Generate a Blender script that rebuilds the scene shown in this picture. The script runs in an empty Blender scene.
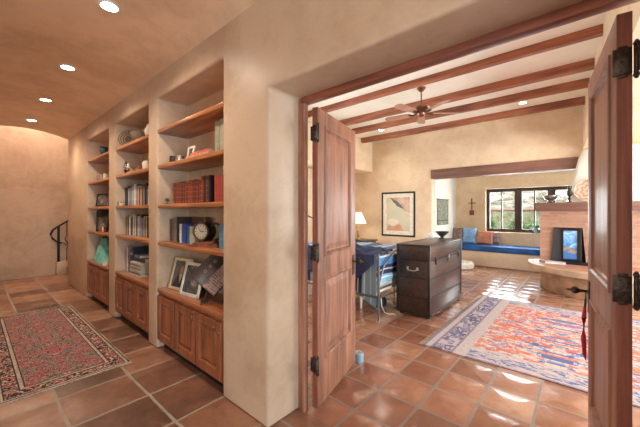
import bpy, bmesh, math, random
from mathutils import Vector, Matrix, noise
R = math.radians
random.seed(7)
SC = bpy.context.scene
COL = SC.collection

# ------------------------------------------------------------------ materials
class NT:
    def __init__(s, name):
        s.m = bpy.data.materials.new(name); s.m.use_nodes = True
        s.t = s.m.node_tree; s.n = s.t.nodes; s.b = s.n['Principled BSDF']
        s.co = s.n.new('ShaderNodeTexCoord')
    def link(s, a, b): s.t.links.new(a, b)
    def val(s, x, sock):
        if isinstance(x, (int, float)): sock.default_value = x
        elif isinstance(x, tuple): sock.default_value = (*x, 1) if len(sock.default_value) == 4 and len(x) == 3 else x
        else: s.link(x, sock)
    def math(s, op, a, b=0.0, c=0.0):
        n = s.n.new('ShaderNodeMath'); n.operation = op
        s.val(a, n.inputs[0]); s.val(b, n.inputs[1]); s.val(c, n.inputs[2]); return n.outputs[0]
    def xyz(s, src=None):
        n = s.n.new('ShaderNodeSeparateXYZ'); s.link(src or s.co.outputs['Object'], n.inputs[0]); return n.outputs
    def comb(s, x, y, z):
        n = s.n.new('ShaderNodeCombineXYZ')
        for i, v in enumerate((x, y, z)): s.val(v, n.inputs[i])
        return n.outputs[0]
    def mapping(s, scale=(1, 1, 1), loc=(0, 0, 0), rot=(0, 0, 0), src=None):
        n = s.n.new('ShaderNodeMapping'); s.link(src or s.co.outputs['Object'], n.inputs[0])
        n.inputs['Scale'].default_value = scale; n.inputs['Location'].default_value = loc; n.inputs['Rotation'].default_value = rot
        return n.outputs[0]
    def noise(s, scale, detail=4, vec=None, rough=.55, dist=0):
        n = s.n.new('ShaderNodeTexNoise'); s.link(vec or s.co.outputs['Object'], n.inputs['Vector'])
        n.inputs['Scale'].default_value = scale; n.inputs['Detail'].default_value = detail
        n.inputs['Roughness'].default_value = rough; n.inputs['Distortion'].default_value = dist
        return n.outputs['Fac']
    def voro(s, scale, vec=None, out='Color', feat='F1'):
        n = s.n.new('ShaderNodeTexVoronoi'); s.link(vec or s.co.outputs['Object'], n.inputs['Vector'])
        n.inputs['Scale'].default_value = scale; n.feature = feat; return n.outputs[out]
    def white(s, vec):
        n = s.n.new('ShaderNodeTexWhiteNoise'); n.noise_dimensions = '3D'; s.link(vec, n.inputs['Vector']); return n.outputs['Value']
    def ramp(s, fac, stops, const=False):
        n = s.n.new('ShaderNodeValToRGB'); s.val(fac, n.inputs[0]); e = n.color_ramp.elements
        if const: n.color_ramp.interpolation = 'CONSTANT'
        while len(e) < len(stops): e.new(.5)
        for i, (p, c) in enumerate(stops): e[i].position = p; e[i].color = (*c, 1)
        return n.outputs[0]
    def mix(s, fac, a, b, mode='MIX'):
        n = s.n.new('ShaderNodeMix'); n.data_type = 'RGBA'; n.blend_type = mode
        s.val(fac, n.inputs[0]); s.val(a, n.inputs[6]); s.val(b, n.inputs[7]); return n.outputs[2]
    def bump(s, h, strength=.3, dist=.01):
        n = s.n.new('ShaderNodeBump'); n.inputs['Strength'].default_value = strength; n.inputs['Distance'].default_value = dist
        s.link(h, n.inputs['Height']); s.link(n.outputs[0], s.b.inputs['Normal'])
    def out(s, col, rough=.5, metal=0, spec=.5, coat=0, sheen=0):
        s.val(col, s.b.inputs['Base Color']); s.val(rough, s.b.inputs['Roughness']); s.val(metal, s.b.inputs['Metallic'])
        s.b.inputs['Specular IOR Level'].default_value = spec; s.b.inputs['Coat Weight'].default_value = coat
        s.b.inputs['Coat Roughness'].default_value = .15; s.b.inputs['Sheen Weight'].default_value = sheen
        return s.m

def plaster(name, c1, c2, scale=1.2, bump=.25, rough=.5, streak=True, spec=.4):
    t = NT(name)
    n1 = t.noise(scale, 5, t.mapping((1, 1, 1.3)), .6, .6)
    n2 = t.noise(scale*5, 4, None, .6, 1.0)
    f = t.math('ADD', t.math('MULTIPLY', n1, .7), t.math('MULTIPLY', n2, .3))
    c = t.ramp(f, [(.38, c2), (.58, c1)])
    t.bump(t.math('ADD', t.noise(3.0, 2), t.math('MULTIPLY', t.noise(28, 3), .12)), bump, .03)
    return t.out(c, rough, spec=spec)

def wood(name, c1, c2, axis='x', rough=.4, coat=.15, scale=1.0, knots=True, bump=.08):
    t = NT(name)
    k = {'x': (.7, 9, 9), 'y': (9, .7, 9), 'z': (9, 9, .7)}[axis]
    v = t.mapping(tuple(a*scale for a in k))
    n1 = t.noise(1.6, 5, v, .65, .9)
    k2 = {'x': (2, 60, 60), 'y': (60, 2, 60), 'z': (60, 60, 2)}[axis]
    n2 = t.noise(1.0, 3, t.mapping(k2), .5, .2)
    n3 = t.noise(1.3, 2)
    f = t.math('ADD', t.math('ADD', t.math('MULTIPLY', n1, .6), t.math('MULTIPLY', n2, .2)), t.math('MULTIPLY', n3, .2))
    c = t.ramp(f, [(.40, c2), (.49, tuple((a+b)/2 for a, b in zip(c1, c2))), (.57, c1)])
    t.bump(n2, bump, .003)
    return t.out(c, rough, coat=coat)

def plain(name, c, rough=.5, metal=0, coat=0, spec=.5, var=.12, nscale=18, bump=0.0, sheen=0):
    t = NT(name)
    n = t.noise(nscale, 3)
    lo = tuple(max(0, a*(1-var)) for a in c); hi = tuple(min(1, a*(1+var)) for a in c)
    if bump: t.bump(n, bump, .004)
    return t.out(t.ramp(n, [(.35, lo), (.65, hi)]), rough, metal, spec, coat, sheen)

def emit(name, c, s):
    t = NT(name); t.b.inputs['Emission Color'].default_value = (*c, 1); t.b.inputs['Emission Strength'].default_value = s
    return t.out((.8, .8, .8), .4)

def tiles(name, px, py, ox, oy, grout, pal, grc, rough=(.12, .5), bump=.5, wob=.02, coat=0):
    t = NT(name)
    x, y, z = t.xyz()
    wn = t.noise(2.3, 2); wn2 = t.noise(2.1, 2, t.mapping(loc=(7, 3, 1)))
    u = t.math('ADD', t.math('DIVIDE', t.math('SUBTRACT', x, ox), px), t.math('MULTIPLY', t.math('SUBTRACT', wn, .5), wob*4))
    v = t.math('ADD', t.math('DIVIDE', t.math('SUBTRACT', y, oy), py), t.math('MULTIPLY', t.math('SUBTRACT', wn2, .5), wob*4))
    fu = t.math('FRACT', u); fv = t.math('FRACT', v)
    du = t.math('MULTIPLY', t.math('MINIMUM', fu, t.math('SUBTRACT', 1.0, fu)), px)
    dv = t.math('MULTIPLY', t.math('MINIMUM', fv, t.math('SUBTRACT', 1.0, fv)), py)
    d = t.math('SMOOTH_MIN', du, dv, .02)
    d = t.math('ADD', d, t.math('MULTIPLY', t.math('SUBTRACT', t.noise(30, 2), .5), .006))
    mask = t.math('SMOOTHSTEP', d) if False else None
    mr = t.n.new('ShaderNodeMapRange'); mr.interpolation_type = 'SMOOTHSTEP'; t.link(d, mr.inputs[0])
    mr.inputs[1].default_value = grout*.45; mr.inputs[2].default_value = grout*.9
    mask = mr.outputs[0]
    cell = t.comb(t.math('FLOOR', u), t.math('FLOOR', v), 0.0)
    w = t.white(cell)
    n = t.noise(3.5, 5, None, .6, .8); n2 = t.noise(22, 3)
    f = t.math('ADD', t.math('ADD', t.math('MULTIPLY', w, .34), t.math('MULTIPLY', n, .5)), t.math('MULTIPLY', n2, .16))
    c = t.ramp(f, [(.28, pal[0]), (.45, pal[1]), (.58, pal[2]), (.73, pal[3])])
    gc = t.mix(t.noise(9, 3), grc, tuple(a*.55 for a in grc))
    col = t.mix(mask, gc, c)
    rg = t.math('ADD', t.math('MULTIPLY', t.math('SUBTRACT', 1.0, mask), .45), t.math('ADD', rough[0], t.math('MULTIPLY', t.noise(6, 4, None, .7), rough[1])))
    mr2 = t.n.new('ShaderNodeMapRange'); mr2.interpolation_type = 'SMOOTHERSTEP'; t.link(d, mr2.inputs[0])
    mr2.inputs[1].default_value = 0; mr2.inputs[2].default_value = .15
    h = t.math('ADD', mr2.outputs[0], t.math('MULTIPLY', t.noise(5, 3), .9))
    t.bump(h, bump, .012)
    return t.out(col, rg, spec=.6, coat=coat)

M = {}
M['plaster'] = plaster('hall_plaster', (.57, .42, .295), (.455, .315, .21), 1.3, .30, .42)
M['vault'] = plaster('vault_plaster', (.84, .62, .43), (.66, .45, .285), 1.0, .25, .42)
M['bedplaster'] = plaster('bedroom_plaster', (.78, .62, .43), (.67, .49, .32), 1.2, .22, .6)
M['white'] = plaster('white_plaster', (.80, .77, .70), (.74, .70, .63), 1.5, .2, .6)
M['ceil'] = plaster('ceiling_plaster', (.93, .88, .76), (.88, .80, .66), 1.2, .1, .7)
M['benchp'] = plaster('bench_plaster', (.72, .58, .44), (.64, .49, .35), 1.6, .2, .55)
M['cab'] = wood('cabinet_wood', (.30, .095, .036), (.105, .030, .012), 'z', .38, .15)
M['cabx'] = wood('cabinet_top_wood', (.40, .135, .05), (.18, .055, .022), 'x', .3, .25)
M['shelf'] = wood('shelf_wood', (.48, .175, .058), (.17, .052, .019), 'x', .33, .2)
M['beam'] = wood('beam_wood', (.42, .15, .075), (.17, .05, .026), 'x', .6, .0, knots=True)
M['beam2'] = wood('lintel_wood', (.24, .11, .075), (.15, .07, .05), 'x', .6, .0)
M['door'] = wood('door_wood', (.34, .145, .082), (.15, .055, .030), 'z', .45, .04)
M['doorx'] = wood('door_wood_rail', (.47, .215, .13), (.30, .12, .07), 'x', .28, .4)
M['dooredge'] = wood('door_edge_wood', (.27, .080, .040), (.13, .036, .019), 'z', .55, .0)
M['frame'] = wood('doorframe_wood', (.38, .17, .105), (.19, .07, .042), 'z', .5, .05)
M['header'] = wood('header_wood', (.32, .10, .05), (.17, .05, .03), 'x', .5, .08)
M['black'] = plain('black_metal', (.018, .016, .015), .45, .6, nscale=60, bump=.3)
M['bronze'] = plain('dark_bronze', (.055, .038, .028), .45, .6, nscale=70, var=.5, bump=.5)
M['winframe'] = wood('window_frame_wood', (.07, .03, .022), (.035, .016, .012), 'z', .4, .1)
M['steel'] = plain('brushed_steel', (.55, .54, .52), .3, .9)
M['pewter'] = plain('pewter', (.12, .105, .09), .35, .9)
M['brass'] = plain('aged_brass', (.20, .13, .06), .35, .9, var=.3)
M['tile_hall'] = tiles('hall_tile', .465, .49, -2.14, .93, .015,
    [(.085, .038, .022), (.185, .080, .046), (.28, .13, .075), (.38, .21, .135)], (.38, .32, .24), (.20, .30), .35)
M['tile_bed'] = tiles('bedroom_tile', .333, .333, -1.27, 2.185, .014,
    [(.22, .085, .048), (.31, .125, .07), (.40, .18, .105), (.50, .29, .19)], (.30, .23, .18), (.10, .20), .8, .02, .5)
def glass():
    m = bpy.data.materials.new('window_glass'); m.use_nodes = True; n = m.node_tree.nodes; n.clear()
    o = n.new('ShaderNodeOutputMaterial'); g = n.new('ShaderNodeBsdfGlossy'); g.inputs['Roughness'].default_value = .02
    tr = n.new('ShaderNodeBsdfTransparent'); tr.inputs[0].default_value = (.95, .97, .96, 1)
    mx = n.new('ShaderNodeMixShader'); mx.inputs[0].default_value = .06
    m.node_tree.links.new(tr.outputs[0], mx.inputs[1]); m.node_tree.links.new(g.outputs[0], mx.inputs[2]); m.node_tree.links.new(mx.outputs[0], o.inputs[0])
    return m
M['glass'] = glass()

# ------------------------------------------------------------------ mesh helpers
def quadbox(bm, P):
    v = [bm.verts.new(p) for p in P]
    for f in ((0, 3, 2, 1), (4, 5, 6, 7), (0, 1, 5, 4), (1, 2, 6, 5), (2, 3, 7, 6), (3, 0, 4, 7)): bm.faces.new([v[i] for i in f])
    return v
def box(bm, x0, x1, y0, y1, z0, z1, mat=None):
    x0, x1 = sorted((x0, x1)); y0, y1 = sorted((y0, y1)); z0, z1 = sorted((z0, z1))
    P = [(x0, y0, z0), (x1, y0, z0), (x1, y1, z0), (x0, y1, z0), (x0, y0, z1), (x1, y0, z1), (x1, y1, z1), (x0, y1, z1)]
    if mat is not None: P = [mat @ Vector(p) for p in P]
    return quadbox(bm, P)
def lathe(bm, prof, c=(0, 0, 0), seg=24, mat=None):
    rings = []
    for r, z in prof:
        ring = []
        for i in range(seg):
            a = 2*math.pi*i/seg; p = Vector((c[0]+r*math.cos(a), c[1]+r*math.sin(a), c[2]+z))
            if mat is not None: p = mat @ p
            ring.append(bm.verts.new(p))
        rings.append(ring)
    for a, b in zip(rings, rings[1:]):
        for i in range(seg): bm.faces.new((a[i], a[(i+1) % seg], b[(i+1) % seg], b[i]))
    if abs(prof[0][0]-prof[-1][0])+abs(prof[0][1]-prof[-1][1]) < 1e-6:
        for a, b in zip(rings[0], rings[-1]): bmesh.ops.pointmerge(bm, verts=[a, b], merge_co=a.co)
        return
    if prof[0][0] > 1e-5: bm.faces.new(list(reversed(rings[0])))
    if prof[-1][0] > 1e-5: bm.faces.new(rings[-1])
def tube(bm, pts, r, seg=10, cap=True, flat=1.0):
    pts = [Vector(p) for p in pts]; rs = r if isinstance(r, (list, tuple)) else [r]*len(pts); rings = []
    up = Vector((0, 0, 1))
    for i, p in enumerate(pts):
        d = (pts[min(i+1, len(pts)-1)]-pts[max(i-1, 0)]).normalized()
        a = d.cross(up)
        if a.length < 1e-3: a = d.cross(Vector((1, 0, 0)))
        a.normalize(); b = a.cross(d).normalized()
        rings.append([bm.verts.new(p+(a*math.cos(2*math.pi*k/seg)+b*math.sin(2*math.pi*k/seg)*flat)*rs[i]) for k in range(seg)])
    for A, B in zip(rings, rings[1:]):
        for i in range(seg): bm.faces.new((A[i], A[(i+1) % seg], B[(i+1) % seg], B[i]))
    if cap: bm.faces.new(list(reversed(rings[0]))); bm.faces.new(rings[-1])
def prism(bm, poly, a0, a1, axis='z'):
    def P(u, v, w): return {'z': (u, v, w), 'y': (u, w, v), 'x': (w, u, v)}[axis]
    A = [bm.verts.new(P(u, v, a0)) for u, v in poly]; B = [bm.verts.new(P(u, v, a1)) for u, v in poly]
    n = len(poly)
    bm.faces.new(A); bm.faces.new(list(reversed(B)))
    for i in range(n): bm.faces.new((A[i], B[i], B[(i+1) % n], A[(i+1) % n]))
def voxel(bm, xs, ys, zs, solid, mat=None):
    V = {}
    def v(i, j, k):
        if (i, j, k) not in V:
            p = Vector((xs[i], ys[j], zs[k])); V[i, j, k] = bm.verts.new(mat @ p if mat is not None else p)
        return V[i, j, k]
    nx, ny, nz = len(xs)-1, len(ys)-1, len(zs)-1
    def S(i, j, k): return 0 <= i < nx and 0 <= j < ny and 0 <= k < nz and solid(i, j, k)
    for i in range(nx):
        for j in range(ny):
            for k in range(nz):
                if not S(i, j, k): continue
                a, b, c = i+1, j+1, k+1
                if not S(i-1, j, k): bm.faces.new((v(i, j, k), v(i, j, c), v(i, b, c), v(i, b, k)))
                if not S(i+1, j, k): bm.faces.new((v(a, j, k), v(a, b, k), v(a, b, c), v(a, j, c)))
                if not S(i, j-1, k): bm.faces.new((v(i, j, k), v(a, j, k), v(a, j, c), v(i, j, c)))
                if not S(i, j+1, k): bm.faces.new((v(i, b, k), v(i, b, c), v(a, b, c), v(a, b, k)))
                if not S(i, j, k-1): bm.faces.new((v(i, j, k), v(i, b, k), v(a, b, k), v(a, j, k)))
                if not S(i, j, k+1): bm.faces.new((v(i, j, c), v(a, j, c), v(a, b, c), v(i, b, c)))
    bmesh.ops.dissolve_limit(bm, angle_limit=.02, verts=bm.verts[:], edges=bm.edges[:])
def obj(name, bm, mat, parent=None, bevel=0, smooth=False, seg=2, loc=None, rot=None, sub=0, solid=0, fixn=True):
    if fixn: bmesh.ops.recalc_face_normals(bm, faces=bm.faces[:])
    me = bpy.data.meshes.new(name); bm.to_mesh(me); bm.free()
    o = bpy.data.objects.new(name, me); COL.objects.link(o)
    for m in (mat if isinstance(mat, list) else [mat]): me.materials.append(m)
    if parent is not None: o.parent = parent
    if loc: o.location = loc
    if rot: o.rotation_euler = rot
    if solid:
        md = o.modifiers.new('s', 'SOLIDIFY'); md.thickness = solid; md.offset = 0
    if bevel:
        md = o.modifiers.new('b', 'BEVEL'); md.width = bevel; md.segments = seg; md.limit_method = 'ANGLE'; md.angle_limit = R(35)
        md.harden_normals = False
        smooth = True if smooth is False else smooth
    if sub:
        md = o.modifiers.new('u', 'SUBSURF'); md.levels = sub; md.render_levels = sub
    if smooth:
        for p in me.polygons: p.use_smooth = True
        if not sub:
            me.set_sharp_from_angle(angle=R(40)) if not bevel else None
    return o
def B(): return bmesh.new()
def tag(o, label=None, cat=None, group=None, kind=None):
    if label: o['label'] = label
    if cat: o['category'] = cat
    if group: o['group'] = group
    if kind: o['kind'] = kind
    return o
def thing(name, label, cat, loc=(0, 0, 0), rz=0, group=None, kind=None, rot=None):
    o = bpy.data.objects.new(name, None); COL.objects.link(o); o.empty_display_size = .1
    o.location = loc; o.rotation_euler = rot if rot else (0, 0, rz)
    return tag(o, label, cat, group, kind)
def boxo(name, dims, mat, parent=None, bevel=0, **k):
    bm = B(); box(bm, *dims); return obj(name, bm, mat, parent, bevel, **k)
def copy_tree(o, parent=None):
    c = o.copy(); COL.objects.link(c)
    if parent is not None: c.parent = parent
    for ch in [x for x in SC.objects if x.parent == o]: copy_tree(ch, c)
    return c

# ================================================================== SETTING
ZC = 3.45                       # bedroom ceiling
# ---- partition wall with three niches and the doorway
NI = [(-6.34, -5.13), (-4.84, -3.66), (-3.42, -2.145)]
NT_Z = 2.655
xs = [-7.85] + [v for n in NI for v in n] + [-1.587, .235, 3.0]
ys = [1.3, 1.58, 1.645, 1.74]
zs = [0, 2.28, 2.40, NT_Z, 3.5]
xs = xs[:7]+[-1.65]+xs[7:]
xs = sorted(set(xs+[.30]))
def solid(i, j, k):
    xm = (xs[i]+xs[i+1])/2; zm = (zs[k]+zs[k+1])/2
    if -1.587 < xm < .235 and zm < 2.28: return False
    if j == 2 and -1.65 < xm < .30 and zm < 2.40: return False
    for a, b in NI:
        if a < xm < b and zm < NT_Z and j < 2: return False
    return True
bm = B(); voxel(bm, xs, ys, zs, solid)
w = obj('wall_north', bm, M['plaster'], bevel=.026, seg=4)
tag(w, 'tan plaster wall with three bookcase niches and a wide doorway', 'wall', kind='structure')
# end wall beyond the stair, east and south walls
tag(boxo('wall_west', (-9.45, -9.25, -2.5, 4.2, 0, 4.6), M['plaster']), 'tan plaster wall at the far end of the hallway', 'wall', kind='structure')
tag(boxo('wall_stair', (-7.95, -7.85, 1.75, 4.2, 0, 4.6), M['plaster']), 'plaster wall enclosing the stairwell', 'wall', kind='structure')
tag(boxo('wall_stair_back', (-9.25, -7.85, 4.2, 4.35, 0, 4.6), M['plaster']), 'plaster wall behind the stair', 'wall', kind='structure')
tag(boxo('ceiling_stair', (-9.45, -7.85, -2.5, 4.35, 4.6, 4.7), M['ceil']), 'high plaster ceiling above the stairwell', 'ceiling', kind='structure')
tag(boxo('wall_south', (-9.25, -2.6, -.35, -.1, 0, 3.2), M['plaster']), 'plaster wall on the other side of the hallway', 'wall', kind='structure')
bm = B()   # foyer wall behind the camera with window opening
xq = [-2.85, -1.6, .2, .9, 2.4, 3.0]; zq = [0, .5, 2.3, 3.2]
voxel(bm, xq, [-3.0, -2.8], zq, lambda i, j, k: not (k == 1 and i in (1, 3)))
tag(obj('wall_foyer_south', bm, M['plaster']), 'plaster wall with windows behind the viewpoint', 'wall', kind='structure')
tag(boxo('wall_foyer_west', (-2.85, -2.6, -2.8, -.35, 0, 3.2), M['plaster']), 'plaster wall closing the entry on the west', 'wall', kind='structure')
bm = B(); voxel(bm, [3.0, 3.2], [-2.8, -1.2, .6, 1.3], [0, .3, 2.4, 3.2], lambda i, j, k: not (k == 1 and j == 1))
tag(obj('wall_foyer_east', bm, M['plaster']), 'plaster wall with a window closing the entry on the east', 'wall', kind='structure')
# vaulted ceiling: solid shell along X
bm = B(); cy, crown, RR = .66, 3.01, 1.90
arc = []
for i in range(25):
    y = -.1+1.42*i/24; arc.append((y, crown-RR+math.sqrt(RR*RR-(y-cy)**2)))
poly = arc + [(1.32, 3.2), (-.1, 3.2)]
A = [bm.verts.new((-7.85, u, v)) for u, v in poly]; Bv = [bm.verts.new((3.0, u, v)) for u, v in poly]
bm.faces.new(A); bm.faces.new(list(reversed(Bv)))
for i in range(len(poly)): bm.faces.new((A[i], Bv[i], Bv[(i+1) % len(poly)], A[(i+1) % len(poly)]))
tag(obj('ceiling_vault', bm, M['vault'], smooth=True), 'barrel-vaulted brown plaster ceiling of the hallway', 'ceiling', kind='structure')
tag(boxo('ceiling_foyer', (-2.85, 3.2, -3.0, -.1, 2.88, 3.2), M['vault']), 'flat plaster ceiling of the entry', 'ceiling', kind='structure')
# above-vault header at the stair end of the hall
tag(boxo('wall_arch', (-7.85, -7.75, -.1, 1.3, 3.2, 4.6), M['plaster']), 'plaster wall above the arch at the stairwell', 'wall', kind='structure')
# floors
tag(boxo('floor', (-9.45, 3.2, -3.0, 1.60, -.1, 0), M['tile_hall']), 'large dark saltillo tile floor of the hallway', 'floor', kind='structure')
tag(boxo('floor_bedroom', (-5.6, 3.2, 1.60, 9.9, -.1, 0), M['tile_bed']), 'glossy terracotta tile floor of the bedroom', 'floor', kind='structure')
tag(boxo('floor_stair', (-9.45, -7.85, 1.60, 4.35, -.1, 0), M['tile_hall']), 'dark tile floor by the stair', 'floor', kind='structure')
# bedroom walls
bm = B(); prism(bm, [(-3.02+.0, 0), (-2.92, 0), (-2.92, 0)], 0, 1) if False else None
XA0, XA1, ZA = -2.905, 1.1, 2.30
voxel(bm, [-5.6, XA0, XA1, 3.2], [7.6, 7.85], [0, ZA, ZC], lambda i, j, k: not (i == 1 and k == 0))
tag(obj('wall_bedroom_north', bm, M['bedplaster'], bevel=.03, seg=3), 'cream-tan plaster bedroom wall around the window alcove', 'wall', kind='structure')
bm = B(); voxel(bm, [-5.6, -5.4], [1.74, 2.3, 4.9, 7.6], [0, .9, 2.2, 2.6], lambda i, j, k: not (j == 1 and k == 1))
tag(obj('wall_bed_recess', bm, M['bedplaster']), 'plaster wall at the back of the bed recess', 'wall', kind='structure')
tag(boxo('wall_bedroom_west', (-5.6, -4.59, 1.74, 7.6, 2.58, ZC), M['bedplaster'], bevel=.03, seg=3), 'plaster wall above the bed recess', 'wall', kind='structure')
bm = B(); voxel(bm, [3.0, 3.2], [1.74, 2.4, 4.6, 5.1, 7.3, 7.6], [0, .02, 2.2, ZC], lambda i, j, k: not (k == 1 and j in (1, 3)))
tag(obj('wall_bedroom_east', bm, M['bedplaster']), 'plaster bedroom wall with glass doors', 'wall', kind='structure')
bm = B(); prism(bm, [(.30, 1.74), (.62, 1.74), (.45, 7.6), (-.03, 7.6)], 2.62, ZC)
tag(obj('ceiling_bulkhead', bm, M['bedplaster']), 'dropped plaster bulkhead where the beams end', 'ceiling', kind='structure')
tag(boxo('ceiling', (-5.6, 3.2, 1.3, 7.85, ZC, ZC+.15), M['ceil']), 'cream plaster ceiling between the beams', 'ceiling', kind='structure')
# alcove
tag(boxo('wall_alcove_west', (-3.15, -2.905, 7.85, 9.6, 0, 2.6), M['white']), 'white plaster side wall of the window alcove', 'wall', kind='structure')
tag(boxo('wall_alcove_east', (1.1, 1.35, 7.85, 9.6, 0, 2.6), M['white']), 'white plaster east wall of the window alcove', 'wall', kind='structure')
bm = B(); voxel(bm, [-3.15, -2.125, .20, 1.35], [9.6, 9.9], [0, .89, 2.09, 2.6], lambda i, j, k: not (i == 1 and k == 1))
tag(obj('wall_alcove_north', bm, M['bedplaster'], bevel=.02, seg=3), 'cream plaster wall around the alcove window', 'wall', kind='structure')
tag(boxo('ceiling_alcove', (-3.15, 1.35, 7.85, 9.9, 2.6, 2.75), M['ceil']), 'cream plaster ceiling of the alcove', 'ceiling', kind='structure')

# ---- beams
by = [2.96, 3.70, 4.46, 5.38, 6.12, 7.04]
for i, y in enumerate(by):
    bm = B(); x1 = .30-.33*(y-1.74)/5.86
    n = 14; L0 = -4.60
    rings = []
    for k in range(n+1):
        x = L0+(x1-L0)*k/n
        w1 = [.07, .07, .045, .068, .066, .066][i]+.005*noise.noise(Vector((x*1.3, y, 1))); zb = [3.34, 3.34, 3.355, 3.335, 3.34, 3.33][i]+.008*noise.noise(Vector((x, y, 5)))
        rings.append([bm.verts.new(p) for p in ((x, y-w1, ZC), (x, y-w1, zb+.012), (x, y-w1+.012, zb), (x, y+w1-.012, zb), (x, y+w1, zb+.012), (x, y+w1, ZC))])
    for a, b in zip(rings, rings[1:]):
        for k in range(6): bm.faces.new((a[k], b[k], b[(k+1) % 6], a[(k+1) % 6]))
    bm.faces.new(rings[0]); bm.faces.new(list(reversed(rings[-1])))
    where = ['nearest the doorway', 'second from the doorway', 'just in front of the fan rod', 'just behind the fan rod', 'in front of the downlights', 'farthest, nearest the painting wall'][i]
    tag(obj('trim_%d' % (i+1), bm, M['beam']), 'rough red-brown wooden ceiling beam, ' + where, 'ceiling beam', 'ceiling beams', 'structure')
bm = B(); box(bm, XA0-.0, -.11+.6, 7.56, 7.84, 2.275, 2.495)
tag(obj('trim_7', bm, M['beam2'], bevel=.008), 'dark wooden lintel beam across the top of the alcove opening', 'lintel beam', kind='structure')

# ---- doorway frame
fr = thing('door_frame', 'reddish wooden frame lining the double doorway', 'door frame', (0, 1.58, 0), kind='structure')
bm = B(); box(bm, -1.587, -1.562, .002, .062, 0, 2.28); box(bm, -1.562, -1.528, .002, .036, 0, 2.25); box(bm, -1.5618, -1.545, .036, .062, 0, 2.25)
obj('jamb', bm, M['frame'], fr, bevel=.003)
bm = B(); box(bm, .21, .235, .002, .062, 0, 2.28); box(bm, .183, .21, .002, .036, 0, 2.25); box(bm, .193, .2102, .036, .062, 0, 2.25)
obj('jamb', bm, M['frame'], fr, bevel=.003)
bm = B(); box(bm, -1.562, .21, .002, .062, 2.235, 2.28)
obj('header', bm, M['header'], fr, bevel=.003)

# ---- doors
def make_door(name, label, hx, hy, ang, side, W=.775, H=2.185):
    """local frame: x along the leaf from the hinge, y = thickness (+ towards the seen face), z up"""
    T = .045
    d = thing(name, label, 'door', (hx, hy, .025), ang, kind='structure')
    st = .125
    zA0, zA1, zB0, zB1 = .33, .92, 1.10, 2.065
    xs = [0, st, W-st, W]; zs = [0, zA0, zA1, zB0, zB1, H]
    bm = B(); voxel(bm, xs, [0, T], zs, lambda i, j, k: not (i == 1 and k in (1, 3)))
    obj('stile_and_rail', bm, M['door'], d, bevel=.004)
    bm = B(); box(bm, -.0015, 0, .0015, T-.0015, .002, H-.002)
    obj('hinge_edge', bm, M['dooredge'], d)
    for z0, z1 in ((zA0, zA1), (zB0, zB1)):
        bm = B(); x0, x1 = st, W-st
        # raised field panel with sloping margins on both faces
        o1, o2, o3 = .0, .022, .05
        for s in (1, -1):
            yc = T/2
            lv = [(-.014, .0225*s), (-.012, .029*s), (0, .031*s), (.010, .024*s), (.014, .014*s), (.022, .006*s), (.030, .005*s), (.075, .0165*s)]
            rings = [[bm.verts.new((x0+o, yc+h, z0+o)), bm.verts.new((x1-o, yc+h, z0+o)), bm.verts.new((x1-o, yc+h, z1-o)), bm.verts.new((x0+o, yc+h, z1-o))] for o, h in lv]
            rings = [[v.co.copy() for v in r] for r in rings]
            for v in list(bm.verts):
                if not v.link_faces: bm.verts.remove(v)
            VV = [[bm.verts.new(c) for c in r] for r in rings]
            for a, b in zip(VV, VV[1:]):
                for k in range(4): bm.faces.new((a[k], a[(k+1) % 4], b[(k+1) % 4], b[k]))
            bm.faces.new(VV[-1])
        obj('panel', bm, M['door'], d, fixn=True)
    hb = B()
    for hz in (.34-.025, 1.155-.025, 2.02-.025):
        bm = B()
        y0 = -.0
        # leaf plate on the hinge edge, with rounded notched outline
        def P(u, v): return (-.006, y0+u, hz+v)
        out = [(.002, -.055), (.045, -.055), (.045, .055), (.002, .055)]
        box(bm, -.0065, -.0015, .002, T+.012, hz-.052, hz+.052)
        for e in (-.052, .052): box(bm, -.0065, -.0015, .014, T-.004, hz+e-.008, hz+e+.008)
        for u in (.012, T-.010):
            for v in (-.036, 0, .036):
                lathe(bm, [(.0045, 0), (.0045, .002), (.002, .0032)], (0, 0, 0), 8, Matrix.Translation((-.0065, u, hz+v)) @ Matrix.Rotation(-math.pi/2, 4, 'Y'))
        kx, ky = (-.012, T+.010) if side == 'l' else (-.012, -.008)
        if side == 'l': ky = -.008
        tube(bm, [(kx, ky, hz-.054), (kx, ky, hz+.054)], .0085, 12)
        lathe(bm, [(.0095, 0), (.011, .006), (.006, .016), (0.001, .02)], (kx, ky, hz+.054), 10)
        lathe(bm, [(0.001, -.02), (.006, -.016), (.011, -.006), (.0095, 0)], (kx, ky, hz-.054), 10)
        # jamb-side leaf
        box(bm, kx-.034, kx-.002, ky-.004 if side == 'r' else ky-.004, ky, hz-.052, hz+.052)
        h = obj('hinge', bm, M['bronze'], d, bevel=.001, seg=1)
    # lever / knob on both faces
    for s in (1, -1):
        bm = B(); y = T+.0 if s > 0 else 0
        zc = .965
        mt = Matrix.Translation((W-.06, y, zc)) @ Matrix.Rotation(-s*math.pi/2, 4, 'X')
        lathe(bm, [(.024, 0), (.025, .004), (.016, .008), (.008, .010), (.007, .030), (.011, .038), (.009, .042), (.018, .052), (.023, .064), (.018, .076), (.008, .084), (.005, .10), (.001, .108)], (0, 0, 0), 16, mt)
        box(bm, W-.085, W-.035, y+s*.0005, y+s*.005, zc-.12, zc+.06)
        obj('handle', bm, M['bronze'], d, smooth=True)
    return d
dl = math.atan2(2.365-1.65, -1.632+1.455)
# left leaf: hinge corner of the seen face (-1.455,1.65); thickness goes towards -X
def door_at(name, label, fx, fy, ex, ey, side):
    ang = math.atan2(ey-fy, ex-fx); u = Vector((math.cos(ang), math.sin(ang))); n = Vector((-u.y, u.x))
    return ang, u, n
ang, u, n = door_at('', '', -1.455, 1.65, -1.632, 2.365, 'l')
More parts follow.
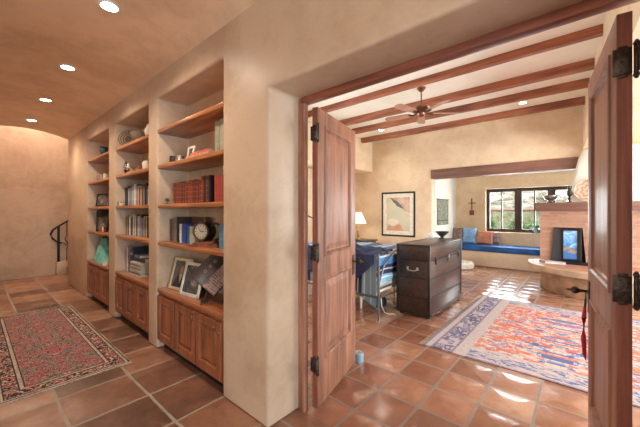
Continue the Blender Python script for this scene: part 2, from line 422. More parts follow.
# local +y points to n = towards -X; the seen face is y=0
LD = make_door('door_1', 'open left leaf of the panelled wooden double door', -1.455, 1.65, ang, 'l')
ang2, u2, n2 = door_at('', '', .092, 1.635, .012, 2.43, 'r')
N2V = n2.copy()
# right leaf: seen face looks towards -X = n2 ; body extends to +X
RD = make_door('door_2', 'open right leaf of the panelled wooden double door, close to the viewer', .092-n2.x*.045, 1.635-n2.y*.045, ang2, 'r')

# ---- alcove window
wn = thing('window_1', 'dark wooden casement window of the alcove', 'window', (0, 9.75, 0), kind='structure')
bm = B(); WX0, WX1, WZ0, WZ1 = -2.125, .20, .89, 2.09
xb = [WX0, -2.05, -1.41+.0, -1.29, -.685, -.575, .12, WX1]
box(bm, WX0, WX1, -.03, .03, WZ1-.055, WZ1); box(bm, WX0, WX1, -.03, .03, WZ0, WZ0+.055)
for a, b in ((WX0, -2.07), (-1.41, -1.30), (-.685, -.59), (.14, WX1)): box(bm, a, b, -.035, .035, WZ0+.055, WZ1-.055)
obj('window_frame', bm, M['winframe'], wn, bevel=.004)
for a, b in ((-2.07, -1.41), (-1.30, -.685), (-.59, .14)):
    bm = B(); m = (a+b)/2
    for x0, x1 in ((a, a+.03), (m-.014, m+.014), (b-.03, b)): box(bm, x0, x1, -.02, .02, WZ0+.055, WZ1-.055)
    box(bm, a+.03, m-.014, -.0195, .0195, WZ0+.055, WZ0+.09); box(bm, a+.03, m-.014, -.0195, .0195, WZ1-.09, WZ1-.055)
    box(bm, m+.014, b-.03, -.0195, .0195, WZ0+.055, WZ0+.09); box(bm, m+.014, b-.03, -.0195, .0195, WZ1-.09, WZ1-.055)
    s = obj('casement', bm, M['winframe'], wn)
    bm = B(); box(bm, a+.03, m-.014, -.003, .003, WZ0+.09, WZ1-.09); box(bm, m+.014, b-.03, -.003, .003, WZ0+.09, WZ1-.09)
    obj('glass_pane', bm, M['glass'], s)
# glass doors / windows out of view, where daylight enters
def plain_window(n, loc, w, h, axis):
    t = thing('window_%d' % n, 'window out of view that lights the room', 'window', loc, 0 if axis == 'x' else math.pi/2, kind='structure')
    bm = B()
    for x0, x1, z0, z1 in ((0, .06, 0, h), (w-.06, w, 0, h), (.06, w-.06, 0, .06), (.06, w-.06, h-.06, h), (w/2-.03, w/2+.03, .06, h-.06)):
        box(bm, x0, x1, -.03, .03, z0, z1)
    obj('window_frame', bm, M['winframe'], t, bevel=.004)
    bm = B(); box(bm, .06, w/2-.03, -.003, .003, .06, h-.06); box(bm, w/2+.03, w-.06, -.003, .003, .06, h-.06)
    obj('glass_pane', bm, M['glass'], t)
plain_window(2, (3.1, 2.4, .02), 2.2, 2.18, 'y')
plain_window(7, (-5.5, 2.3, .9), 2.6, 1.3, 'y')  # unseen bed recess window, added to light the bedroom ceiling
plain_window(3, (3.1, 5.1, .02), 2.2, 2.18, 'y')
plain_window(4, (3.1, -1.2, .3), 1.8, 2.1, 'y')
plain_window(5, (-1.6, -2.9, .5), 1.8, 1.8, 'x')
plain_window(6, (.9, -2.9, .5), 1.5, 1.8, 'x')

# ================================================================== HALL THINGS
# ---- recessed lights
M['lens'] = emit('light_lens', (1.0, .93, .82), 30)
M['whitemetal'] = plain('white_metal', (.75, .72, .66), .4)
def downlight(x, y, z, label, group, power=30, tilt=0, spot=150, r=.055, color=(1, .84, .66)):
    t = thing('recessed_light', label, 'ceiling light', (x, y, z), group=group)
    bm = B(); lathe(bm, [(r, .012), (r, -.002), (r+.006, -.005), (r+.016, -.004), (r+.018, .0), (r+.018, .012)], (0, 0, 0), 24)
    obj('trim_ring', bm, M['whitemetal'], t, smooth=True)
    bm = B(); lathe(bm, [(0.001, -.001), (r*.999, -.001), (r*.999, .006), (.001, .006)], (0, 0, 0), 24)
    obj('lens', bm, M['lens'], t)
    l = bpy.data.lights.new('downlight', 'SPOT'); l.energy = power; l.color = color; l.spot_size = R(spot); l.spot_blend = .8; l.shadow_soft_size = .05
    lo = bpy.data.objects.new('downlight', l); COL.objects.link(lo); lo.location = (x, y, z-.03)
pos = ['nearest along the vault', 'second along the vault', 'third along the vault', 'farthest along the vault, near the arch']
LH = [-3.93+1.2, -4.2, -5.68, -7.2]
zl = crown
import itertools
for i, px in enumerate([(-.0,)]*0): pass
hx = [-2.72, -4.21, -5.66, -7.10]
for i, x in enumerate(hx): downlight(x, .695, crown-.006, 'round recessed light in the hallway ceiling, ' + pos[i], 'hallway ceiling lights', 55)

# ---- cabinets, shelves
def cabinet(x0, x1, label):
    W = x1-x0-.004; t = thing('base_cabinet', label, 'cabinet', (x0+.002, 1.315, 0), group='cabinets in the wall niches')
    bm = B()   # carcass with face frame
    D = .325; Z0, Z1 = .085, .60
    n = 3; st = .045; dw = (W-.02*2-.012*2)/3
    box(bm, 0, W, .022, D, Z0, Z1); box(bm, 0, W, .002, .022, Z0, Z0+.028); box(bm, 0, W, .002, .022, Z1-.028, Z1)
    xs = [0, .02]
    for i in range(4):
        xx = i*(dw+.012)+.02-.012 if i else 0
        box(bm, (0 if i == 0 else xx), (.02 if i == 0 else (W if i == 3 else xx+.012)), .002, .022, Z0+.028, Z1-.028)
    obj('carcass', bm, M['cab'], t, bevel=.002, seg=1)
    boxo('toe_kick', (0, W, .06, .08, 0, Z0), M['black'], t)
    boxo('cabinet_top', (0, W, -.012, D, .602, .64), M['cabx'], t, bevel=.006)
    for i in range(3):
        a = .02+i*(dw+.012)+.002; b = a+dw-.004; z0, z1 = Z0+.030, Z1-.030
        bm = B(); s = .052
        voxel(bm, [a, a+s, b-s, b], [-.018, .004], [z0, z0+s+.012, z1-s, z1], lambda i, j, k: not (i == 1 and k == 1))
        rings = []
        for o, h in ((0, -.018), (.006, -.022), (.012, -.016), (.015, .004), (.028, .004), (.046, -.012), (.050, -.012)):
            rings.append([bm.verts.new((p, h, q)) for p, q in ((a+s+o, z0+s+.012+o), (b-s-o, z0+s+.012+o), (b-s-o, z1-s-o), (a+s+o, z1-s-o))])
        for A, Bq in zip(rings, rings[1:]):
            for k in range(4): bm.faces.new((A[k], A[(k+1) % 4], Bq[(k+1) % 4], Bq[k]))
        bm.faces.new(rings[-1])
        d = obj('cabinet_door', bm, M['cab'], t, fixn=True)
        bm = B(); hx_ = b-.028; hz = z1-.055
        tube(bm, [(hx_, -.018, hz+.03), (hx_, -.034, hz+.024), (hx_, -.038, hz), (hx_, -.034, hz-.024), (hx_, -.018, hz-.03)], .0036, 8)
        lathe(bm, [(.009, 0), (.007, .004)], (0, 0, 0), 8, Matrix.Translation((hx_, -.018, hz+.03)) @ Matrix.Rotation(math.pi/2, 4, 'X'))
        lathe(bm, [(.009, 0), (.007, .004)], (0, 0, 0), 8, Matrix.Translation((hx_, -.018, hz-.03)) @ Matrix.Rotation(math.pi/2, 4, 'X'))
        obj('handle', bm, M['pewter'], d, smooth=True)
names = ['farthest niche', 'middle niche', 'nearest niche']
for (a, b), nm in zip(NI, names):
    cabinet(a, b, 'reddish-brown three-door base cabinet in the %s' % nm)
SH = [2.32, 1.945, 1.53, 1.135]
for (a, b), nm in zip(NI, names):
    for z, sn in zip(SH, ('top', 'second', 'third', 'lowest')):
        bm = B(); box(bm, a+.001, b-.001, 1.308, 1.644, z-.04, z)
        tag(obj('wall_shelf', bm, M['shelf'], bevel=.006), 'thick orange-brown wooden shelf, %s in the %s' % (sn, nm), 'shelf', 'shelves in the wall niches')

# ---- books
def cmat(c, rough=.55, name='book_cloth'): return plain(name, c, rough, nscale=30, var=.18)
M['pages'] = plain('book_pages', (.62, .55, .42), .8, nscale=90)
def book(x, y, z, w, h, d, mat, label, group=None, lean=0, lying=False, rz=0, bands=None, name='book'):
    """standing: spine towards -Y at y; x = left side; lying: flat, w along X, d along Y, h = thickness"""
    t = thing(name, label, 'book', (x, y, z), rz, group)
    if lean: t.rotation_euler = (0, lean, rz)
    bm = B(); c = .003
    if lying:
        box(bm, 0, w, 0, d, 0, c); box(bm, 0, w, 0, d, h-c, h); box(bm, 0, w, 0, c, c, h-c)
        obj('cover', bm, mat, t)
        boxo('pages', (.004, w-.004, c, d-.004, c, h-c), M['pages'], t)
    else:
        box(bm, 0, c, 0, d, 0, h); box(bm, w-c, w, 0, d, 0, h)
        # rounded spine
        prism(bm, [(c, .0), (c, .008), (w-c, .008), (w-c, 0), (w*.75, -.0035), (w*.25, -.0035)], .0, h)
        if bands:
            for q in bands: prism(bm, [(.001, .004), (w-.001, .004), (w-.001, -.002), (w*.75, -.0065), (w*.25, -.0065), (.001, -.002)], h*q-.003, h*q+.003)
        obj('cover', bm, mat, t)
        boxo('pages', (c, w-c, .008, d-.004, .003, h-.004), M['pages'], t)
    return t
def redleather(i):
    t = NT('red_leather_%d' % i); x, y, z = t.xyz()
    base = [(.20, .022, .014), (.24, .03, .018), (.15, .02, .016), (.22, .045, .024), (.12, .02, .02)][i % 5]
    n = t.noise(25, 3)
    c = t.mix(t.math('MULTIPLY', n, .6), base, tuple(a*.5 for a in base))
    g = t.math('LESS_THAN', t.math('ABSOLUTE', t.math('SUBTRACT', t.math('FRACT', t.math('MULTIPLY', z, 21.0+i % 3)), .5)), .09)
    g2 = t.math('MULTIPLY', g, t.math('LESS_THAN', y, .004))
    c = t.mix(t.math('MULTIPLY', g2, .38), c, (.40, .22, .09))
    return t.out(c, .42)
RL = [redleather(i) for i in range(5)]
ords = ['first', 'second', 'third', 'fourth', 'fifth', 'sixth', 'seventh', 'eighth', 'ninth', 'tenth', 'eleventh', 'twelfth', 'thirteenth', 'fourteenth', 'fifteenth', 'sixteenth']
Z3 = SH[2]+.0005
x = -3.29; ws = [.062, .05, .046, .055, .052, .05, .058, .05, .052, .048, .052]
for i, wd in enumerate(ws):
    book(x, 1.42+random.uniform(-.004, .004), Z3, wd, .225+random.uniform(-.006, .006), .16, RL[(i*3) % 5],
         'red leather gilt-banded volume, %s from the left in the red set' % ords[i], 'red leather volumes in the nearest niche', bands=(.25, .5, .75)); x += wd+.0015
M['nearblack'] = plain('black_cloth', (.015, .010, .010), .5)
book(x, 1.415, Z3, .045, .25, .17, RL[1], 'tall red volume just left of the black-spined pair', None); x += .047
book(x, 1.415, Z3, .038, .252, .17, M['nearblack'], 'tall black volume, left one of the pair beside the red set'); x += .04
book(x, 1.415, Z3, .040, .25, .17, RL[4], 'dark red volume between two black volumes on the third shelf'); x += .042
book(x, 1.415, Z3, .036, .25, .17, M['nearblack'], 'tall black volume touching the red cover-out book'); x += .04
t = book(-2.435, 1.40, Z3, .036, .235, .19, cmat((.33, .045, .03)), 'plain red book at the right end of the third shelf')
t = book(-2.395, 1.40, Z3, .25, .235, .03, cmat((.36, .05, .03)), 'red book facing out at the right end of the third shelf') if False else None
for i, wd in enumerate((.045, .05, .05, .042)):
    book(-2.395+sum((.045, .05, .05, .042)[:i])+.003*i, 1.40, Z3, wd, .232, .19, cmat((.32-.02*i, .045, .032)), 'smooth red book, %s of four at the right end of the red row' % ords[i], 'smooth red books')
# nearest niche, second shelf
Z2 = SH[1]+.0005
def cup(x, y, z, r, h, mat, label, name='cup', cat='cup'):
    bm = B(); lathe(bm, [(r*.8, 0), (r, h*.08), (r, h), (r*.88, h), (r*.85, h*.15), (.001, h*.12)], (0, 0, 0), 20)
    return tag(obj(name, bm, mat, smooth=True, loc=(x, y, z)), label, cat)
M['darkcer'] = plain('dark_ceramic', (.035, .03, .028), .3)
M['silver'] = plain('silver', (.5, .48, .45), .25, .95)
cup(-3.245, 1.40, Z2, .040, .085, M['darkcer'], 'dark ceramic cup at the left end of the second shelf, nearest niche')
cup(-3.15, 1.42, Z2, .044, .078, M['silver'], 'short silver cup beside the dark ceramic cup')
def picmat(name, kind, seed=0):
    t = NT(name); x, y, z = t.xyz()
    n = t.noise(9, 4, t.mapping(loc=(seed, seed*2, 0)), .6, 1)
    if kind == 'portrait':
        r = t.math('SQRT', t.math('ADD', t.math('POWER', t.math('DIVIDE', x, .030), 2.0), t.math('POWER', t.math('DIVIDE', t.math('SUBTRACT', z, .205), .042), 2.0)))
        face = t.math('LESS_THAN', r, 1.0)
        body = t.math('MULTIPLY', t.math('LESS_THAN', z, .165), t.math('LESS_THAN', t.math('ABSOLUTE', x), t.math('SUBTRACT', .15, t.math('MULTIPLY', z, .62))))
        shirt = t.math('MULTIPLY', body, t.math('LESS_THAN', t.math('ABSOLUTE', x), t.math('MULTIPLY', t.math('SUBTRACT', z, .07), .28)))
        c = t.ramp(n, [(.3, (.05, .045, .045)), (.7, (.14, .12, .11))])
        c = t.mix(body, c, (.02, .022, .03)); c = t.mix(shirt, c, (.45, .43, .40)); c = t.mix(face, c, (.30, .17, .12))
    elif kind == 'dark':
        c = t.ramp(n, [(.3, (.03, .03, .035)), (.55, (.10, .09, .09)), (.7, (.35, .32, .30))])
    return t.out(c, .25)
def pic_frame(x, y, z, w, h, fw, fmat, pmat, label, tilt=-.22, rz=0, name='picture_frame', cat='picture frame', mat=None):
    t = thing(name, label, cat, (x, y, z), rot=(tilt, 0, rz))
    bm = B(); voxel(bm, [-w/2, -w/2+fw, w/2-fw, w/2], [-.008, .008], [0, fw, h-fw, h], lambda i, j, k: not (i == 1 and k == 1))
    obj('frame', bm, fmat, t, bevel=.003)
    if mat:
        bm = B(); voxel(bm, [-w/2+fw, -w/2+fw+mat[1], w/2-fw-mat[1], w/2-fw], [-.002, .006], [fw, fw+mat[1], h-fw-mat[1], h-fw], lambda i, j, k: not (i == 1 and k == 1))
        obj('mount', bm, mat[0], t)
    m1 = mat[1] if mat else 0
    boxo('picture', (-w/2+fw+m1, w/2-fw-m1, 0, .006, fw+m1, h-fw-m1), pmat, t)
    if abs(tilt) > .05:
        bm = B()   # strut
        ca = math.cos(tilt); sa = math.sin(tilt)
        tube(bm, [(0, .010, h*.62), (0, .010+h*.62*math.tan(abs(tilt))*1.15+.0, 0.012+abs(sa)*0)], .004, 6)
        obj('easel_back', bm, M['black'], t)
    return t
M['cream'] = plain('cream_paint', (.62, .56, .46), .5)
M['gold'] = plain('gilt_frame', (.52, .40, .20), .4, .5, var=.3)
pic_frame(-2.985, 1.44, Z2, .135, .165, .022, M['cream'], picmat('photo_a', 'dark', 1), 'small cream picture frame on the second shelf beside red lying books', -.18)
def ornate(name, c1, c2, c3):
    t = NT(name); v = t.voro(45); n = t.noise(35, 3)
    return t.out(t.ramp(n, [(.38, c1), (.5, c2), (.62, c3)]), .5)
orn = ornate('ornate_red', (.42, .06, .05), (.55, .22, .14), (.60, .45, .35))
book(-2.86, 1.36, Z2, .40, .035, .20, orn, 'red patterned book lying flat, lower of two on the second shelf', lying=True, name='book')
book(-2.82, 1.37, Z2+.036, .34, .022, .17, cmat((.50, .12, .09)), 'pinkish red book lying on the red patterned book', lying=True)
book(-2.43, 1.40, Z2, .075, .285, .2, cmat((.27, .26, .19)), 'tall grey-green book standing at the right end of the second shelf')
book(-2.35, 1.40, Z2, .085, .29, .2, cmat((.33, .31, .23)), 'tall pale grey-green book hard against the right niche wall')
# bird figurine
bm = B()
tube(bm, [(-.04, 0, .052), (-.028, 0, .05), (-.005, 0, .046), (.02, 0, .036), (.035, 0, .03)], [.002, .013, .020, .015, .004], 10)
tube(bm, [(0, 0, .036), (.0, .0, .01)], .003, 6); lathe(bm, [(.026, 0), (.024, .008), (.005, .011)], (0, 0, 0), 14)
tube(bm, [(-.04, 0, .055), (-.062, 0, .052)], [.004, .0008], 6)
tag(obj('bird_figurine', bm, M['darkcer'], smooth=True, loc=(-3.335, 1.375, Z3)), 'tiny dark bird figurine on the third shelf beside the red set', 'figurine')
# lowest shelf
Z4 = SH[3]+.0005
for i, (wd, hh, c, l) in enumerate([(.05, .235, (.10, .05, .035), 'brown leather book at the left end of the lowest shelf, nearest niche'), (.05, .24, (.16, .10, .08), 'grey-brown book, second from the left on the lowest shelf'),
        (.045, .25, (.14, .14, .13), 'grey cloth book, third from the left on the lowest shelf'), (.045, .262, (.02, .016, .016), 'tall black book leaning by the brown cover-out book')]):
    book(-3.375+i*.052, 1.42, Z4, wd, hh, .17, cmat(c), l)
book(-3.16, 1.55, Z4, .30, .262, .045, cmat((.085, .035, .028)), 'wide dark brown album standing behind the blue book')
book(-3.155, 1.42, Z4, .045, .19, .11, cmat((.55, .53, .48)), 'thin white book left of the bright blue book')
book(-3.10, 1.42, Z4, .085, .192, .11, cmat((.02, .06, .30)), 'bright royal blue book beside the antique clock')
book(-3.005, 1.43, Z4, .045, .175, .10, cmat((.05, .13, .16)), 'small teal book right of the royal blue book')
book(-2.955, 1.43, Z4, .05, .17, .10, cmat((.40, .44, .38)), 'pale green-grey book behind the clock')
book(-2.90, 1.43, Z4, .045, .168, .10, cmat((.36, .34, .30)), 'pale grey book nearest the clock')
book(-2.36, 1.40, Z4, .10, .205, .16, cmat((.07, .19, .30)), 'mid blue boxed book right of the clock')
book(-2.255, 1.40, Z4, .10, .205, .16, cmat((.09, .22, .33)), 'mid blue boxed book against the right niche wall') 
# antique desk clock: drum on scroll base
ck = thing('antique_clock', 'antique brass and dark drum clock on a wooden base', 'clock', (-2.57, 1.405, Z4), rz=.42)
bm = B(); box(bm, -.15, .15, -.055, .075, 0, .018); box(bm, -.13, .13, -.045, .065, .018, .032); box(bm, -.07, .09, -.035, .05, .032, .05)
obj('base', bm, M['dooredge'], ck, bevel=.004)
mt = Matrix.Translation((-.035, .02, .138)) @ Matrix.Rotation(math.pi/2, 4, 'X') 
bm = B(); lathe(bm, [(.070, -.055), (.080, -.05), (.080, .05), (.072, .058)], (0, 0, 0), 32, mt)
obj('case', bm, M['black'], ck, smooth=True)
bm = B(); lathe(bm, [(.066, .052), (.080, .052), (.083, .062), (.080, .070), (.070, .069), (.066, .062), (.066, .052)], (0, 0, 0), 32, mt)
obj('bezel', bm, M['brass'], ck, smooth=True)
bm = B(); lathe(bm, [(.001, .0605), (.069, .0605), (.069, .056), (.001, .056)], (0, 0, 0), 32, mt)
f = obj('dial', bm, plain('dial_silver', (.42, .38, .30), .4, .2), ck)
bm = B()
for k in range(12):
    a = k*math.pi/6; m2 = mt @ Matrix.Rotation(a, 4, 'Z'); box(bm, -.0025, .0025, .048, .062, .0606, .0615, m2)
box(bm, -.002, .002, -.005, .045, .0616, .0625, mt @ Matrix.Rotation(.6, 4, 'Z')); box(bm, -.003, .003, -.005, .032, .0616, .0625, mt @ Matrix.Rotation(-1.6, 4, 'Z'))
obj('hands', bm, M['black'], f)
bm = B()
tube(bm, [(.075, .02, .05)]+[(.075+.06*math.sin(a), .02, .135-.075*math.cos(a)) for a in [i*math.pi/8 for i in range(0, 13)]], .011, 8)
obj('scroll_arm', bm, M['bronze'], ck, smooth=True)
bm = B(); tube(bm, [(-.035, .02, .218), (-.035, .02, .235)], .006, 8); lathe(bm, [(.001, 0), (.012, .008), (.012, .018), (.001, .026)], (-.035, .02, .232), 12)
tube(bm, [(.05, .02, .215), (.075, .02, .25), (.06, .02, .262)], .004, 6)
obj('finial', bm, M['brass'], ck, smooth=True)
# cabinet top, nearest niche
ZT = .6405
pic_frame(-3.17, 1.405, ZT, .34, .33, .03, plain('pale_gilt', (.58, .50, .34), .4, .3), picmat('photo_portrait', 'portrait', 0), 'gilt framed portrait photo of a person in a dark suit', -.25, .10)
pic_frame(-2.86, 1.375, ZT, .31, .32, .03, plain('pale_silver_frame', (.62, .60, .54), .35, .3), picmat('photo_b', 'dark', 3), 'silver framed dark photo between the portrait and the open album', -.25, .12)
# open album on a stand
al = thing('album_stand', 'small dark metal easel holding the open album', 'stand', (-2.47, 1.42, ZT), rz=R(40))
bm = B()
for s in (-.09, .09):
    tube(bm, [(s, -.075, .0065), (s, -.07, .05), (s, -.052, .055), (s, -.04, .012), (s, .09, .0065)], .0055, 8)
    tube(bm, [(s, -.03, .012), (s*.7, .06, .16)], .005, 8)
tube(bm, [(-.09, -.03, .012), (.09, -.03, .012)], .005, 8)
obj('rack', bm, M['bronze'], al, smooth=True)
ab = thing('open_album', 'large open photo album with a dark page, propped at an angle', 'album', (-2.60, 1.36, ZT+.128))
ab.rotation_euler = (Matrix.Rotation(R(52), 4, 'Z') @ Matrix.Rotation(-.42, 4, 'X') @ Matrix.Rotation(R(42), 4, 'Y')).to_euler()
t_ = NT('album_dark_page'); M['dpage'] = t_.out(t_.ramp(t_.noise(6, 3), [(.35, (.03, .018, .017)), (.6, (.085, .055, .05))]), .3)
t_ = NT('album_text_page'); x_, y_, z_ = t_.xyz(); ln = t_.math('MULTIPLY', t_.math('LESS_THAN', t_.math('FRACT', t_.math('MULTIPLY', z_, 45.0)), .4), t_.math('GREATER_THAN', t_.noise(38, 2), .47))
M['tpage'] = t_.out(t_.mix(ln, (.30, .20, .17), (.10, .06, .055)), .6)
bm = B(); box(bm, -.15, -.001, -.010, .0, .02, .36); obj('dark_page', bm, M['dpage'], ab, bevel=.002)
bm = B(); box(bm, .001, .15, -.010, .0, .02, .36, Matrix.Rotation(-.25, 4, 'Z')); obj('text_page', bm, M['tpage'], ab, bevel=.002)
bm = B(); box(bm, -.155, 0, .0005, .005, .015, .365); box(bm, 0, .155, .0005, .005, .015, .365, Matrix.Rotation(-.25, 4, 'Z')); obj('cover', bm, M['nearblack'], ab)
M['emblem'] = plain('emblem_grey', (.26, .22, .19), .4)
for zz in (.13, .19, .25):
    bm = B(); mt = Matrix.Translation((-.075, -.0102, zz)) @ Matrix.Rotation(math.pi/2, 4, 'X'); lathe(bm, [(.008, 0), (.014, 0), (.014, .0012), (.008, .0012), (.008, 0)], (0, 0, 0), 20, mt)
    obj('emblem', bm, M['emblem'], ab)

# ---- middle niche contents
def wicker(name, c):
    t = NT(name); x, y, z = t.xyz()
    w = t.math('MULTIPLY', t.math('SINE', t.math('MULTIPLY', z, 380.0)), t.math('SINE', t.math('MULTIPLY', t.math('ARCTAN2', x, y), 40.0)))
    t.bump(w, .8, .004); return t.out(t.ramp(w, [(0, tuple(a*.35 for a in c)), (.7, c)]), .6)
ZB1, ZB2, ZB3, ZB4, ZB5 = SH[0]+.0005, SH[1]+.0005, SH[2]+.0005, SH[3]+.0005, ZT
wk = thing('wire_basket', 'round dark wire platter standing on edge, top shelf of the middle niche', 'basket', (-4.68, 1.415, ZB1+.117), rot=(R(80), 0, R(48)))
bm = B()
ringpts = lambda r, z: [(r*math.cos(a), r*math.sin(a), z) for a in [2*math.pi*i/32 for i in range(33)]]
for r, z in ((.115, .018), (.093, .008), (.066, .002), (.035, 0)): tube(bm, ringpts(r, z), .0035, 6)
obj('ring', bm, M['bronze'], wk, smooth=True)
bm = B()
for k in range(20):
    a = 2*math.pi*k/20; tube(bm, [(.01*math.cos(a), .01*math.sin(a), 0), (.075*math.cos(a), .075*math.sin(a), .002), (.115*math.cos(a), .115*math.sin(a), .018)], .0025, 5)
obj('spokes', bm, M['bronze'], wk)
bm = B(); lathe(bm, [(.07, 0), (.10, .01), (.15, .09), (.158, .125), (.150, .125), (.14, .09), (.09, .018), (.001, .012)], (0, 0, 0), 32)
tag(obj('woven_bowl', bm, wicker('wicker_grey', (.30, .24, .17)), smooth=True, loc=(-4.27, 1.475, ZB1)), 'deep woven grey-brown bowl on the top shelf of the middle niche', 'bowl')
bm = B(); lathe(bm, [(.03, 0), (.05, .02), (.055, .07), (.03, .11), (.035, .13), (.028, .13), (.022, .11), (.001, .02)], (0, 0, 0), 20)
tag(obj('small_jar', bm, M['cream'], smooth=True, loc=(-3.79, 1.365, ZB1)), 'small cream jar at the right end of the top shelf, middle niche', 'jar')
bm = B(); tube(bm, [(0, 0, 0), (0, 0, .05), (.004, 0, .10), (0, 0, .14)], [.03, .024, .028, .012], 12); lathe(bm, [(.001, 0), (.018, .008), (.02, .02), (.012, .034), (.001, .038)], (0, 0, .135), 12)
tag(obj('figurine', bm, M['darkcer'], smooth=True, loc=(-4.60, 1.36, ZB2)), 'small dark standing figurine, second shelf of the middle niche', 'figurine')
bm = B(); tube(bm, [(0, 0, 0), (0, 0, .05), (.003, 0, .08), (0, 0, .11)], [.027, .022, .025, .01], 12); lathe(bm, [(.001, 0), (.016, .008), (.018, .018), (.01, .03), (.001, .034)], (0, 0, .105), 12)
tag(obj('figurine', bm, M['cream'], smooth=True, loc=(-4.50, 1.36, ZB2)), 'small white standing figurine beside the dark one', 'figurine')
bm = B(); lathe(bm, [(.04, 0), (.045, .008), (.06, .02), (.095, .06), (.10, .075), (.094, .075), (.085, .06), (.001, .02)], (0, 0, 0), 24)
tag(obj('footed_bowl', bm, M['silver'], smooth=True, loc=(-4.28, 1.415, ZB2)), 'silver footed bowl on the second shelf of the middle niche', 'bowl')
bm = B(); lathe(bm, [(.001, 0), (.04, .01), (.055, .04), (.045, .075), (.02, .088), (.001, .09)], (0, 0, 0), 16)
tag(obj('stone_ball', bm, M['darkcer'], smooth=True, loc=(-4.27, 1.415, ZB2+.03)), 'dark rounded stone resting in the silver bowl', 'stone') if False else bm.free()
bm = B(); lathe(bm, [(.035, 0), (.045, .02), (.045, .09), (.03, .11), (.032, .12), (.026, .12), (.001, .03)], (0, 0, 0), 20)
tag(obj('vase', bm, M['cream'], smooth=True, loc=(-3.99, 1.40, ZB2)), 'small white vase at the right of the second shelf, middle niche', 'vase')
# third shelf
cup(-4.79, 1.345, ZB3, .03, .05, M['silver'], 'tiny silver cup at the left of the third shelf, middle niche')
cup(-4.70, 1.335, ZB3, .025, .04, M['cream'], 'tiny cream cup on the third shelf, middle niche')
def row(x, y, z, specs, where):
    for wd, hh, c, l in specs:
        book(x, y+random.uniform(-.006, .006), z, wd, hh, .16, cmat(c), l + where); x += wd+.002
CN = [('black', (.012, .013, .014)), ('dark slate', (.05, .065, .075)), ('white', (.62, .60, .56)), ('grey', (.24, .24, .24)), ('cream', (.58, .50, .39)), ('rust red', (.30, .065, .035)), ('brown', (.12, .06, .035)),
      ('blue-grey', (.14, .18, .24)), ('tan', (.38, .28, .19)), ('pale grey', (.42, .42, .41)), ('dark green', (.03, .06, .045)), ('maroon', (.14, .025, .025))]
CM = [cmat(c) for n_, c in CN]
def autorow(x0, x1, y, z, seed, order, hr, where, grp):
    rnd = random.Random(seed); x = x0; k = 0
    while x < x1-.02:
        wd = rnd.uniform(.020, .042); ci = order[k % len(order)]; k += 1
        book(x, y+rnd.uniform(-.008, .008), z, wd, rnd.uniform(*hr), .16, CM[ci], '%s book, number %s from the left in the row %s' % (CN[ci][0], str(k) if k > 16 else ords[k-1], where) if False else
             '%s upright book, %s from the left, %s' % (CN[ci][0], ords[k-1] if k <= 16 else ['seventeenth', 'eighteenth', 'nineteenth', 'twentieth', 'twenty-first', 'twenty-second', 'twenty-third', 'twenty-fourth', 'twenty-fifth', 'twenty-sixth', 'twenty-seventh', 'twenty-eighth', 'twenty-ninth', 'thirtieth'][k-17], where), grp); x += wd+.0015
autorow(-4.80, -3.90, 1.42, ZB3, 4, [0, 10, 0, 1, 9, 1, 3, 7, 9, 3, 2, 4, 1, 4, 5, 11, 2, 8, 6, 3], (.225, .285), 'third shelf of the middle niche', 'upright books on the third shelf, middle niche')
autorow(-4.76, -3.90, 1.42, ZB4, 9, [6, 8, 0, 2, 3, 6, 0, 4, 9, 7, 2, 1, 3, 9, 8, 0, 3, 7, 2, 6], (.235, .285), 'lowest shelf of the middle niche', 'upright books on the lowest shelf, middle niche')
# on the cabinet
book(-4.82, 1.42, ZB5, .05, .29, .2, cmat((.30, .36, .42)), 'pale blue tall book at the left of the middle cabinet top')
book(-4.765, 1.42, ZB5, .035, .28, .2, cmat((.28, .29, .31)), 'grey tall book on the middle cabinet top')
book(-4.725, 1.41, ZB5, .045, .335, .22, cmat((.66, .64, .60)), 'tall white book on the middle cabinet top')
book(-4.675, 1.41, ZB5, .08, .335, .22, ornate('floral', (.035, .02, .04), (.10, .05, .08), (.34, .25, .28)), 'tall dark purple floral patterned book')
book(-4.585, 1.44, ZB5, .05, .33, .2, cmat((.02, .022, .04)), 'tall black book behind the magazine stack')
x0 = -4.50; z = ZB5
stk = [((.40, .40, .38), .022), ((.10, .07, .06), .018), ((.50, .47, .40), .02), ((.36, .36, .34), .02), ((.22, .16, .11), .024), ((.44, .40, .33), .02), ((.12, .12, .14), .018), ((.46, .42, .38), .022)]
for i, (c, h) in enumerate(stk):
    book(x0+random.uniform(0, .03)+(.03 if i > 3 else 0), 1.36+random.uniform(0, .02), z, .36-.02*(i > 4), h, .24, cmat(c, .4), 'large magazine or book lying flat, %s from the bottom of the middle cabinet stack' % ords[i], 'stacked books on the middle cabinet', lying=True, rz=random.uniform(-.04, .04)); z += h+.0008
book(-4.46, 1.40, z, .34, .05, .22, cmat((.03, .035, .06)), 'thick dark navy book on top of the middle cabinet stack', lying=True, rz=.08)
book(-4.43, 1.41, z+.051, .22, .035, .18, cmat((.16, .28, .40)), 'light blue book topmost on the middle cabinet stack', lying=True, rz=-.05)
